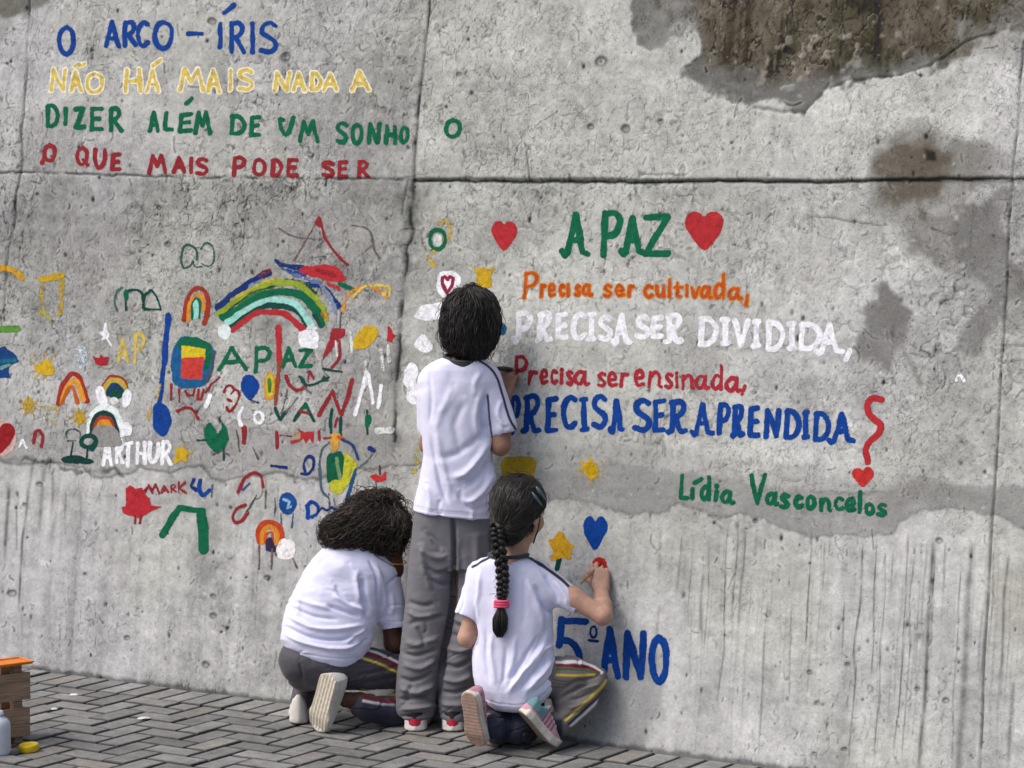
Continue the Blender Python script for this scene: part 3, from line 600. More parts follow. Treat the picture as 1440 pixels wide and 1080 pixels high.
# drawings of the left panel
def arc(cx, cy, rx, ry, a0=180, a1=360, n=14): return [(cx+rx*math.cos(math.radians(a0+(a1-a0)*i/n)), cy+ry*math.sin(math.radians(a0+(a1-a0)*i/n))) for i in range(n+1)]
paint('painted_rainbow', [SC([(308, 431), (332, 412), (363, 391), (378, 384)], 11, C_DBLUE, .15), S([(389, 367), (397, 372), (424, 376)], 6, C_DBLUE, .3), S([(403, 379), (428, 387)], 5, C_BLUE, .35), SC([(428, 399), (452, 403), (465, 416), (476, 432)], 6, C_DBLUE, .3),
      S([(450, 398), (470, 430)], 4, srgb(120, 140, 180), .5), SC([(311, 440), (353, 412), (392, 397), (424, 402), (446, 425), (457, 447)], 11, C_LG, .15), SC([(325, 422), (360, 402), (390, 390)], 5, srgb(190, 180, 70), .4),
      SC([(314, 446), (349, 424), (392, 410), (428, 418), (446, 440), (452, 455)], 11, C_GREEN, .05), SC([(326, 458), (360, 434), (397, 430), (424, 440), (436, 462)], 10, C_DGREEN, .1), SC([(319, 452), (349, 435), (380, 422), (408, 425), (425, 436), (437, 456)], 7.5, C_CYAN, .08),
      SC([(329, 463), (353, 444), (380, 440), (405, 445), (428, 465)], 8, C_RED, .05), FC([(424, 377), (438, 373), (466, 374), (480, 381), (487, 392), (475, 396), (459, 394), (440, 389), (424, 383)], C_RED, .12), S([(462, 400), (474, 404), (476, 408)], 4, C_RED, .3), S([(478, 399), (486, 402), (496, 408)], 6, C_GREEN, .2), SC([(318, 438), (350, 416), (386, 402)], 2.4, C_DGREEN, .35), SC([(400, 391), (425, 396), (444, 412)], 3, C_DGREEN, .4), S([(372, 384), (380, 380)], 5, C_DRED, .3), S([(440, 442), (452, 458)], 3, C_DGREEN, .2), S([(410, 384), (432, 392), (448, 398)], 4, srgb(96, 120, 170), .45), S([(396, 376), (412, 386)], 3.4, srgb(70, 96, 150), .4), S([(456, 408), (466, 420), (472, 440)], 4, srgb(130, 150, 190), .5), S([(352, 402), (370, 394)], 4, srgb(130, 160, 190), .5), SC([(330, 432), (362, 412), (398, 404)], 3, srgb(60, 120, 60), .4), S([(446, 380), (470, 388)], 5, srgb(150, 36, 48), .2), S([(366, 388), (378, 381)], 6, srgb(120, 40, 60), .3), S([(453, 441), (458, 447), (461, 442)], 2.4, C_OR, .35)], 'large rainbow in blue, green, cyan and red', 1.7)
paint('painted_cloud', [Fp(ell(316, 467, 9.5, 11), srgb(206, 220, 222), .08)], 'small white cloud at the left foot of the large rainbow')
paint('painted_cloud', [FC([(420, 472), (428, 465), (440, 464), (448, 470), (446, 482), (446, 490), (432, 490), (422, 488)], C_WHITE, .05), FC([(432, 462), (440, 455), (446, 462)], srgb(200, 210, 210), .4)], 'white cloud at the right foot of the large rainbow')
paint('painted_arc', [SC([(482, 438), (488, 417), (502, 406), (518, 402), (532, 408), (545, 420)], 4.4, C_ORY, .42), SC([(494, 420), (512, 403), (530, 401), (546, 404), (548, 416)], 4, C_PYEL, .4), S([(546, 404), (540, 414)], 6, C_PYEL, .4)], 'orange and yellow arc near the upright joint')
paint('painted_mountain', [S([(413, 366), (447, 307)], 2.4, srgb(120, 96, 96), .35), S([(443, 313), (448, 306), (456, 335), (470, 353), (488, 371)], 3.4, C_DRED, .12), FC([(442, 316), (448, 305), (452, 320)], C_DRED, .1), SC([(392, 321), (412, 332), (442, 337)], 2, srgb(110, 108, 108), .3)], 'thin dark red peak')
paint('painted_scribble', [SC([(495, 317), (511, 319), (521, 327), (526, 350), (534, 363)], 2.4, srgb(112, 104, 92), .25), S([(522, 345), (510, 356)], 2, srgb(120, 116, 110), .35)], 'thin brown line beside the dark red peak')
paint('painted_cloud', [SC([(276, 364), (276, 352), (268, 344), (259, 347), (255, 362), (258, 376), (268, 372), (271, 366), (274, 374), (284, 374)], 2.5, srgb(50, 92, 84), .2), SC([(283, 350), (288, 343), (297, 344), (302, 354), (301, 368), (294, 374), (284, 370)], 2.3, srgb(60, 100, 92), .25)], 'thin green outline of a cloud')
paint('painted_cloud', [SC([(165, 437), (162, 424), (165, 411), (172, 405)], 2.4, srgb(70, 108, 100), .25), SC([(178, 436), (177, 420), (180, 410), (191, 407), (200, 412), (201, 424)], 3.2, C_DGREEN, .1), FC([(174, 412), (179, 408), (181, 420), (176, 424)], C_GREEN, .1), S([(201, 432), (204, 414), (213, 407), (220, 416), (226, 436), (203, 434), (201, 428)], 3.6, C_DGREEN, .08)], 'green outlined cloud like a letter m')
paint('painted_rainbow', [Fp([(270, 450), (270, 424), (277, 418), (283, 424), (282, 448)], C_CYAN, .1), SC([(258, 450), (261, 428), (269, 411), (278, 405), (288, 409), (293, 424), (292, 442), (288, 454)], 6, srgb(158, 56, 40), .05), SC([(264, 451), (267, 428), (277, 414), (285, 420), (287, 436)], 4.6, C_ORY, .1), SC([(270, 449), (271, 428), (277, 420), (282, 428), (281, 447)], 3.4, C_GREEN, .1)], 'small upright rainbow above the green frame')
paint('painted_key', [S([(236, 444), (233, 480), (231, 512)], 8, C_BLUE, .03), S([(231, 512), (228, 540), (225, 572)], 7, C_BLUE, .18), FC([(214, 588), (217, 572), (226, 565), (236, 571), (240, 586), (238, 602), (229, 613), (218, 606)], C_BLUE, .02), Fp(ell(226, 586, 3, 4), C_DBLUE, .1)], 'blue vertical stroke ending in a round drop')
paint('painted_frame', [FC([(251, 477), (270, 474), (294, 483), (302, 496), (300, 518), (292, 538), (273, 545), (251, 543), (242, 529), (242, 499)], srgb(24, 96, 150), .03), FC([(250, 479), (270, 474), (294, 483), (298, 500), (296, 516), (286, 520), (288, 494), (252, 490)], C_GREEN, .05), S([(301, 494), (299, 518), (292, 536)], 5, srgb(70, 84, 96), .2),
      Fp([(255, 486), (290, 491), (288, 505), (255, 505)], srgb(222, 200, 40), .03), Fp([(255, 504), (287, 502), (284, 533), (256, 531)], srgb(206, 66, 60), .04)], 'green and blue frame round a yellow and red square')
for pts, w, lb in (([[(241, 540), (241, 562)], [(252, 547), (253, 565)], [(261, 549), (264, 555), (272, 556), (274, 547)], [(280, 548), (278, 562), (283, 562), (287, 548)], [(289, 552), (297, 541), (310, 530)]], 3.2, 'dark red letter strokes under the green frame'),
                   ([cat([(250, 578), (262, 573), (271, 576), (279, 589)])], 4, 'short dark red arc'),
                   ([cat([(316, 551), (319, 544), (325, 542), (330, 548), (326, 554)]), cat([(328, 546), (337, 552), (334, 566), (323, 579), (319, 573)]), [(321, 562), (326, 564)]], 3, 'dark red outline shaped like an ear'),
                   ([cat([(402, 529), (406, 540), (414, 548), (422, 548), (429, 544)])], 5, 'dark red curve under the letters APAZ'),
                   ([[(448, 584), (467, 551), (479, 582)], [(480, 583), (488, 562), (495, 534)]], 5.4, 'dark red zigzag'),
                   ([[(389, 608), (390, 630)]], 5, 'dark red upright dash'),
                   ([[(344, 602), (344, 622)]], 6.5, 'dark red dash right of the green shield'),
                   ([cat([(335, 692), (344, 672), (356, 665), (366, 669), (370, 685)])], 4.2, 'dark red arch below the pour line'),
                   ([cat([(345, 711), (333, 716), (328, 726), (331, 734), (340, 733), (348, 722)])], 4.6, 'red letter C'),
                   ([cat([(47, 622), (50, 607), (56, 606), (60, 615), (59, 628)])], 4, 'small dark red arch')):
    paint('painted_scribble', [S(p, w, C_DRED, .15) for p in pts], lb)
paint('painted_balloon', [FC([(340, 540), (345, 529), (355, 528), (364, 536), (363, 550), (354, 562), (349, 560), (342, 551)], C_BLUE, .02), S([(352, 558), (354, 563), (364, 566)], 2, C_DBLUE, .2)], 'blue balloon under the letters APAZ')
paint('painted_scribble', [S([(289, 571), (295, 557)], 6, C_WHITE, .1)], 'short white dash')
paint('painted_scribble', [SC([(341, 573), (336, 586), (339, 598)], 5, C_WHITE, .2)], 'white letter C')
paint('painted_ring', [S(ell(364.5, 587, 6, 8.6), 4, C_WHITE, .1)], 'small white ring')
paint('painted_egg', [Fp(ell(379, 542, 9, 20), C_ORY, .2), Fp(ell(379, 541, 6, 16), srgb(196, 190, 60), .15), Fp(ell(379, 541, 3.6, 11), C_GRN2*.7, .15)], 'green and yellow egg left of the red pole')
paint('painted_pole', [S([(391, 460), (392, 508)], 8, C_RED, .05), S([(392, 508), (390, 540), (387, 568)], 5, srgb(150, 74, 50), .2)], 'red upright stroke under the large rainbow')
paint('painted_kite', [Fp([(468, 462), (486, 461), (485, 471), (477, 478), (468, 489), (454, 509), (453, 502), (461, 482)], C_DRED*1.15, .05), SC([(477, 480), (477, 502), (467, 516)], 4, C_DRED, .1), S([(480, 440), (478, 462)], 2, srgb(90, 84, 80), .2)], 'dark red kite with a tail')
paint('painted_patch', [FC([(497, 490), (500, 474), (512, 461), (526, 459), (532, 467), (524, 484), (510, 491)], C_YEL*.95, .15)], 'yellow blot near the upright joint')
paint('painted_patch', [Fp([(543, 480), (547, 459), (552, 469), (559, 472), (552, 477), (552, 484)], C_RED, .1)], 'red splash at the upright joint')
paint('painted_scribble', [S([(500, 583), (508, 552), (517, 524)], 5.4, C_WHITE, .15), S([(519, 526), (524, 566)], 4.6, C_WHITE, .2), S([(536, 542), (532, 572)], 5, C_WHITE, .2)], 'white strokes like a letter M')
paint('painted_patch', [S([(532, 606), (550, 604)], 9, srgb(206, 208, 212), .35)], 'white smear')
paint('painted_scribble', [SC([(421, 529), (429, 541), (446, 538), (462, 531)], 3.4, C_DGREEN, .15), Fp([(449, 538), (455, 527), (464, 536)], C_DGREEN, .1), S([(454, 519), (481, 522)], 3.4, C_DGREEN, .25), S([(433, 536), (436, 522), (441, 533)], 2.6, C_DRED, .2), FC([(420, 528), (427, 530), (432, 542), (426, 542)], C_DGREEN, .1)], 'dark green boat-like scribble')
paint('painted_lettering', [S([(387, 573), (394, 590), (402, 579)], 4.6, C_DGREEN, .1), S([(402, 579), (418, 560)], 2, srgb(110, 116, 112), .3), S([(414, 592), (430, 568), (441, 592)], 4.6, C_DGREEN, .12), S([(423, 579), (434, 581)], 3.6, C_DRED, .2), Fp([(424, 576), (430, 567), (436, 576)], C_GREEN, .1)], 'dark green letters V A')
paint('painted_bird', [SC([(410, 622), (422, 618), (426, 608)], 4, C_RED, .15), Fp([(420, 604), (428, 608), (441, 607), (440, 622), (436, 615), (431, 622), (427, 613)], C_RED, .15), S([(394, 612), (410, 614)], 2.4, C_DRED, .35), FC([(412, 608), (420, 608), (422, 616), (414, 618)], srgb(196, 168, 130), .5)], 'red bird-like splash')
paint('painted_figure', [S([(466, 576), (464, 590), (465, 608)], 4.4, C_DGREEN, .1), S([(479, 588), (478, 612)], 4.6, C_DGREEN, .1), FC([(465, 610), (478, 610), (477, 622), (474, 634), (466, 633)], srgb(214, 160, 70), .25), S([(476, 615), (482, 618)], 5, C_OR, .2), SC([(463, 622), (453, 632), (450, 648), (451, 668), (454, 690), (463, 700)], 3.2, srgb(74, 100, 120), .3), SC([(481, 619), (495, 626), (500, 636), (503, 645)], 4, srgb(40, 66, 120), .15),
      FC([(481, 640), (494, 644), (502, 652), (497, 668), (488, 682), (479, 694), (466, 690), (464, 674), (474, 668)], srgb(196, 196, 50), .3), FC([(461, 642), (476, 635), (482, 642), (484, 655), (480, 671), (470, 674), (461, 676)], C_GREEN*.8, .15), S([(474, 644), (478, 672)], 4, srgb(120, 160, 110), .4), SC([(500, 660), (496, 674), (491, 690), (484, 712)], 4.4, srgb(30, 84, 130), .15), S([(504, 658), (514, 650), (524, 640)], 2.4, srgb(90, 112, 120), .3)], 'green and yellow figure with a blue outline')
paint('painted_flower', [S([(516, 577), (517, 610)], 3, C_DGREEN, .2), FC([(512, 586), (518, 582), (522, 588), (519, 600), (515, 600)], C_GREEN, .1)], 'small green stem near the upright joint')
paint('painted_scribble', [S([(520, 630), (526, 634)], 6, C_DBLUE, .1)], 'small blue dab')
paint('painted_scribble', [S([(382, 656), (403, 658)], 4.4, C_DBLUE, .08)], 'short blue dash')
paint('painted_ring', [SC([(430, 663), (428, 651), (434, 642), (441, 646), (441, 658), (434, 666), (425, 666)], 4, C_DBLUE, .12)], 'blue open ring')
paint('painted_patch', [Fp([(520, 670), (528, 667), (535, 671), (542, 663), (542, 674), (532, 680), (526, 676)], srgb(200, 44, 52), .08), S([(534, 655), (534, 668)], 2.6, srgb(90, 60, 60), .2)], 'red splash above the curly hair')
paint('painted_scribble', [S([(342, 688), (350, 679)], 3, srgb(60, 70, 150), .3)], 'faint blue stroke under the arch')
paint('painted_ring', [Fp(ell(405, 708, 13, 16), srgb(20, 76, 150), .03), S([(400, 702), (408, 705), (404, 714), (410, 712)], 3, srgb(150, 190, 214), .25), S([(395, 722), (396, 738)], 2, srgb(70, 92, 110), .3), S([(413, 722), (410, 742)], 2.4, srgb(50, 96, 120), .25)], 'blue disc with a pale middle')
paint('painted_rainbow', [SC([(365, 762), (363, 748), (370, 737), (381, 734), (393, 741), (397, 753), (392, 767)], 7, srgb(190, 70, 34), .04), SC([(369, 763), (370, 749), (380, 741), (390, 750), (389, 763)], 6, srgb(226, 140, 40), .05), SC([(374, 762), (375, 752), (382, 749), (384, 760)], 4, srgb(200, 90, 30), .1), FC([(375, 761), (381, 756), (385, 764), (387, 775), (374, 775)], C_PUR, .05)], 'small round orange rainbow with a purple middle')
paint('painted_cloud', [FC([(390, 772), (396, 761), (407, 759), (415, 768), (413, 783), (402, 787), (392, 784)], srgb(222, 222, 222), .12)], 'white cloud beside the round orange rainbow')
paint('painted_lettering', [S([(432, 728), (432, 712)], 6, C_BLUE, .05), SC([(432, 712), (439, 706), (447, 713), (446, 722), (438, 727)], 5, C_BLUE, .08), SC([(446, 721), (453, 715), (460, 718), (467, 714), (474, 717), (488, 714)], 4, C_DBLUE, .2)], 'blue handwriting left of the curly hair')
paint('painted_shield', [Fp([(291, 597), (298, 594), (303, 603), (306, 611), (312, 601), (311, 590), (319, 600), (322, 617), (317, 632), (306, 641), (300, 633), (291, 624), (288, 608)], C_GREEN, .03), S([(278, 619), (290, 618)], 3, C_DGREEN, .25), S([(315, 630), (315, 648)], 2.4, C_DGREEN, .1)], 'green shield with a pointed top')
paint('painted_star', [Fp([(244, 627), (252, 630), (257, 624), (261, 632), (270, 636), (263, 641), (262, 650), (254, 645), (245, 652), (247, 640)], C_YEL*.95, .14)], 'yellow star right of ARTHUR')
paint('painted_strawberry', [Fp([(177, 688), (184, 683), (191, 687), (199, 685), (204, 694), (211, 700), (211, 712), (226, 713), (206, 722), (197, 727), (188, 726), (174, 720), (171, 712), (177, 712)], srgb(188, 44, 56), .03), S([(191, 724), (190, 735)], 2.6, C_DRED, .1), S([(199, 724), (197, 735)], 2.4, C_DRED, .1), S([(203, 690), (209, 684), (214, 692)], 3, C_DRED, .15)], 'red strawberry shape with two drips')
paint('painted_scribble', [SC([(273, 675), (269, 684), (276, 688)], 5, C_DBLUE, .08), SC([(282, 676), (281, 688), (286, 696), (295, 689)], 5.4, C_BLUE, .06), S([(299, 682), (298, 698)], 2.6, srgb(80, 96, 116), .3)], 'two blue curls right of MARK')
paint('painted_chevron', [S([(229, 752), (240, 734), (251, 716)], 9, C_GREEN, .04), S([(251, 714), (286, 718)], 8, C_GREEN, .06), S([(283, 720), (286, 745), (286, 772)], 14, C_GREEN, .03)], 'green bracket of three thick strokes')
paint('painted_arc', [SC([(-8, 376), (12, 378), (24, 383), (31, 391)], 8, srgb(206, 160, 40), .2)], 'yellow arc at the left edge')
paint('painted_arch', [S([(58, 442), (60, 400)], 6, srgb(196, 170, 60), .55), S([(58, 392), (86, 388)], 9, C_YEL*.9, .35), S([(88, 394), (84, 440)], 7, srgb(196, 166, 50), .5), S([(60, 438), (70, 448)], 5, srgb(180, 180, 80), .55)], 'worn yellow arch')
paint('painted_patch', [S([(-6, 463), (24, 462)], 9, C_GRN2, .12)], 'green streak at the left edge')
paint('painted_patch', [Fp([(-5, 491), (6, 487), (18, 494), (28, 508), (16, 513), (12, 520), (14, 532), (-5, 530)], srgb(16, 66, 130), .04), S([(-4, 508), (22, 507)], 5, srgb(20, 110, 130), .2), S([(2, 518), (14, 513)], 4, C_CYAN*.5, .3)], 'blue and teal blot at the left edge')
paint('painted_sun', [S([(62, 516), (62+26*math.cos(k), 514+20*math.sin(k))], 3, C_YEL*.9, .55) for k in (-2.8, -2.2, -1.57, -.9, 2.6, 2.1, 1.6)]+[FC([(48, 518), (54, 510), (64, 506), (74, 512), (78, 520), (70, 527), (56, 525)], C_YEL, .12)], 'yellow sun at the far left')
paint('painted_scribble', [FC([(34, 570), (40, 560), (48, 564), (50, 574), (40, 580)], srgb(196, 166, 60), .45), S([(58, 570), (72, 574), (82, 572)], 6, srgb(180, 172, 70), .6), S([(60, 584), (78, 596)], 5, srgb(190, 180, 90), .62), S([(84, 566), (80, 588)], 5, srgb(200, 170, 90), .58)], 'faded yellow dabs')
paint('painted_ring', [Fp(ell(112, 587, 8, 9), srgb(196, 168, 60), .4)], 'faded yellow ball')
paint('painted_crown', [Fp([(131, 501), (138, 502), (142, 496), (146, 502), (154, 501), (150, 512), (142, 514), (134, 512)], srgb(176, 40, 52), .03)], 'small red crown')
paint('painted_star', [Fp([(140, 468), (146, 466), (149, 455), (152, 466), (155, 470), (153, 476), (157, 487), (149, 478), (139, 481), (144, 474)], C_WHITE, .1)], 'small white star')
paint('painted_patch', [FC([(106, 492), (114, 486), (122, 492), (122, 512), (112, 518), (106, 506)], srgb(186, 196, 206), .5)], 'faint pale blue smear')
paint('painted_rainbow', [SC([(82, 568), (87, 546), (98, 528), (106, 526), (114, 536), (124, 564)], 6.6, srgb(162, 48, 40), .05), SC([(88, 566), (93, 550), (102, 536), (110, 540), (118, 562)], 7, srgb(226, 160, 56), .08), SC([(88, 567), (97, 548), (104, 546), (110, 566)], 4.8, srgb(196, 96, 36), .1)], 'orange pointed rainbow at the left')
paint('painted_rainbow', [Fp(arc(162, 552, 19, 25)+[(181, 548), (143, 548)], srgb(160, 54, 50), .03), Fp(arc(162, 552, 17, 21)+[(178, 553), (146, 553)], srgb(190, 170, 70), .03), Fp(arc(162, 554, 13, 15)+[(174, 557), (150, 557)], srgb(14, 62, 110), .03), FC([(154, 552), (164, 547), (174, 553), (166, 561), (156, 559)], srgb(14, 76, 66), .1),
      FC([(135, 548), (142, 544), (147, 550), (152, 566), (142, 568), (137, 558)], C_WHITE, .05), FC([(173, 556), (180, 548), (186, 556), (183, 568), (174, 571)], C_WHITE, .05), FC([(155, 562), (162, 559), (167, 565), (160, 570)], srgb(200, 206, 210), .35)], 'small domed rainbow with two white clouds')
paint('painted_rainbow', [Fp(arc(148, 612, 27, 45)+[(175, 614), (121, 614)], srgb(214, 226, 228), .06), Fp(arc(147, 612, 21, 36)+[(169, 612), (126, 612)], srgb(18, 64, 60), .04), Fp(arc(147, 608, 15, 25)+[(162, 608), (130, 611)], srgb(172, 60, 46), .05), Fp(arc(147, 606, 11, 18)+[(157, 604), (135, 608)], srgb(220, 150, 50), .06), FC([(136, 600), (147, 598), (160, 601), (168, 614), (170, 626), (130, 626), (128, 614)], srgb(150, 150, 148), .1),
      FC([(172, 598), (180, 594), (186, 602), (184, 612), (174, 612)], C_WHITE, .2)], 'small rainbow with a white rim above ARTHUR')
paint('painted_scribble', [S([(27, 629), (32, 619), (37, 629)], 3, C_WHITE, .3)], 'tiny white letter A')
paint('painted_tree', [S(arc(103, 612, 11, 8, 150, 390), 2.2, srgb(60, 96, 88), .3), S([(95, 620), (108, 620)], 2, srgb(50, 80, 74), .3), S([(103, 622), (100, 642)], 3, C_DGREEN*.7, .1), S(ell(125, 621, 10, 8), 6.4, srgb(8, 70, 62), .05), S([(134, 622), (130, 632)], 6, srgb(8, 70, 62), .1), S([(124, 628), (123, 646)], 3.6, C_DGREEN*.7, .05), Fp(ell(104, 646, 18, 6)+[], srgb(8, 58, 52), .03), Fp(ell(122, 648, 11, 5), srgb(8, 58, 52), .03)], 'two dark green trees on a mound beside ARTHUR')

for pts, w_, c_, wr_, lb in (
    ([[(404, 548), (399, 572), (396, 582)], [(428, 546), (436, 552)]], 2, srgb(110, 108, 106), .3, 'thin grey lines below the dark red curve'),
    ([[(472, 480), (474, 500)], [(493, 466), (495, 496)], [(514, 508), (516, 540)]], 3.4, srgb(206, 208, 208), .4, 'faint white upright strokes beside the kite'),
    ([[(545, 486), (547, 508)], [(536, 492), (538, 520)]], 4.4, srgb(208, 208, 208), .38, 'faint white strokes under the red splash'),
    ([[(300, 640), (310, 634), (322, 640)], [(356, 628), (364, 646)], [(333, 606), (338, 634)]], 2, srgb(96, 94, 92), .3, 'thin grey scratches of paint beside the green shield'),
    ([[(474, 588), (470, 600)], [(455, 616), (466, 615)], [(448, 606), (449, 618)]], 3, C_DRED, .3, 'small dark red ticks beside the figure'),
    ([[(226, 540), (222, 560)], [(214, 566), (209, 590)], [(212, 574), (207, 586)]], 3.4, C_PYEL*.85, .5, 'faded yellow stroke beside the blue drop'),
    ([[(361, 696), (352, 712), (346, 722)], [(388, 700), (386, 726)], [(374, 690), (374, 714)]], 1.8, srgb(92, 90, 88), .25, 'thin grey paint runs under the arch'),
    ([[(112, 587), (112+15*math.cos(a), 587+14*math.sin(a))] for a in (0, .8, 1.6, 2.4, 3.1, 3.9, 4.7, 5.5)], 2, C_YEL*.8, .5, 'faint yellow rays round the faded ball'),
    ([[(41, 572), (41+17*math.cos(a), 572+14*math.sin(a))] for a in (.2, 1.1, 2.0, 2.9, 3.8, 4.7, 5.6)], 2.2, C_YEL*.8, .52, 'faint yellow rays at the far left'),
    ([[(383, 772), (382, 800)], [(365, 768), (364, 800)], [(412, 786), (418, 798)]], 2, srgb(120, 96, 84), .3, 'thin paint runs below the round rainbow'),
    ([[(530, 690), (528, 676)], [(464, 694), (463, 716)], [(470, 700), (471, 712)]], 1.8, srgb(80, 92, 100), .3, 'thin blue grey runs below the figure')):
    paint('painted_scribble', [S(q_, w_, c_, wr_) for q_ in pts], lb)
# ------------------------------------------------------------------ ground
def ground():
    m = NT('ground_soil'); c = m.coord()
    m.set(m.ramp(m.noise(c, 3, 5), [(.3, (.10, .095, .085)), (.7, (.17, .165, .15))]), .95, .2)
    V = [(-300, -300, -.03), (300, -300, -.03), (300, 300, -.03), (-300, 300, -.03)]
    o = link('ground', pymesh('ground', V, [(0, 1, 2, 3)]), m.m); tag(o, kind='structure')
    # sand bed the pavers sit in
    m2 = NT('joint_sand'); c = m2.coord(); m2.set(m2.ramp(m2.noise(c, 60, 4), [(.3, (.010, .010, .009)), (.7, (.03, .029, .027))]), .95, .2)
    # pavers: one mesh of chamfered blocks, a running course along the wall then herringbone
    bw, bl = .088, .176; V = []; F = []; C = []; K = []
    RR = random.Random(11)
    def block(cx, cy, dx, dy, tone=1.0):
        h = RR.uniform(-.0018, .0018); tx = RR.uniform(-.004, .004); ty = RR.uniform(-.004, .004)
        g = .0040; ch = .006; i0 = len(V); x = dx/2-g; y = dy/2-g; jx = RR.uniform(-.0012, .0012); jy = RR.uniform(-.0012, .0012)
        for lv, ins in ((-.028, 0), (-ch, 0), (-.0012, ch*.5), (0, ch*1.25)):
            K.extend([{-.028: 0, -ch: .0}.get(lv, .45 if lv < 0 else 1.0)]*4)
            for sx, sy in ((-1, -1), (1, -1), (1, 1), (-1, 1)):
                px = sx*(x-ins); py = sy*(y-ins)
                V.append((cx+px+jx, cy+py+jy, lv+h+px*tx+py*ty))
        F.append((i0+12, i0+13, i0+14, i0+15))
        for l in range(3):
            for q in range(4):
                F.append((i0+l*4+q, i0+l*4+(q+1) % 4, i0+l*4+4+(q+1) % 4, i0+l*4+4+q))
        b = RR.gauss(.0, .5); w = RR.random()
        base = np.array([.196, .198, .194])*(1+.26*b) if w < .88 else np.array([.212, .204, .192])*(1+.12*b)
        C.extend([base*tone]*16)
    y0 = -.012
    for i in range(-40, 40):
        block(i*bw+.03, y0-bl/2, bw, bl, 1.18)
    yb = y0-bl; a = bw
    # 90 degree herringbone on an a-grid
    nx, ny = 46, 30
    for j in range(0, ny):
        for i in range(-nx, nx):
            k = (i-j) % 4                     # cell (i,j); each stretcher starts where k==0, each header where k==3
            x = i*a; y = yb-(j+1)*a
            if k == 0: block(x+a, y+a/2, bl, bw)
            elif k == 2 and j == 0: block(x+a/2, y+a/2, bw, bw)
            elif k == 3 and j+1 < ny: block(x+a/2, y, bw, bl)
    me = pymesh('pavement', V, F); K_ = np.array(K)[:, None]; setcol(me, np.array(C)*K_+np.array([.022, .021, .019])*(1-K_))
    mp = NT('paver_concrete'); c = mp.coord()
    n1 = mp.noise(c, 220, 4, .65); n2 = mp.noise(c, 9, 5, .6); n3 = mp.noise(c, 46, 4, .6)
    col = mp.mix(1, mp.attr(), mp.ramp(n1, [(.25, .66), (.5, 1.0), (.75, 1.3)]), 'MULTIPLY')
    col = mp.mix(1, col, mp.ramp(n2, [(.3, .72), (.7, 1.18)]), 'MULTIPLY'); col = mp.mix(1, col, mp.ramp(n3, [(.3, .78), (.7, 1.15)]), 'MULTIPLY')
    mp.set(col, .9, .3); mp.bump(mp.math('ADD', n1, mp.math('MULTIPLY', n3, 1.5)), .6, .003)
    o = link('pavement', me, mp.m); tag(o, kind='structure')
    V = [(-4.2, -2.9, -.017), (4.2, -2.9, -.017), (4.2, .02, -.017), (-4.2, .02, -.017)]
    o = link('pavement_bed', pymesh('pavement_bed', V, [(0, 1, 2, 3)]), m2.m); tag(o, kind='structure')
ground()
# ------------------------------------------------------------------ solid modelling by distance fields (numpy)
UP = np.array([0, 0, 1.0])
Vd = np.array([Fw[0], Fw[1], 0.0]); Vd /= np.linalg.norm(Vd)
YAW = math.atan2(Rt[1], Rt[0])
def unit(v): v = np.asarray(v, float); return v/np.linalg.norm(v)

class Frame:
    """local frame of a figure: x to the viewer's right, y away from the viewer, z up, origin on the ground"""
    def __init__(s, px, py): s.O = G(px, py)
    def L(s, px, py, y):                       # point seen at a photo pixel, y metres behind the origin
        r = ray(px, py); t = (y+np.dot(Vd, s.O-CAM))/np.dot(Vd, r); p = CAM+r*t-s.O
        return np.array([np.dot(Rt, p), np.dot(Vd, p), p[2]])
    def wall_y(s, px, py): return float(np.dot(Vd, CAM+ray(px, py)*WD(px, py)-s.O))
    def empty(s, name):
        e = bpy.data.objects.new(name, None); COL.objects.link(e); e.empty_display_size = .1
        e.location = s.O; e.rotation_euler = (0, 0, YAW); return e
    def pix(s, p):                             # local points -> photo pixels
        p = np.asarray(p); w = s.O+p[..., 0:1]*Rt+p[..., 1:2]*Vd+p[..., 2:3]*UP
        return proj(w)

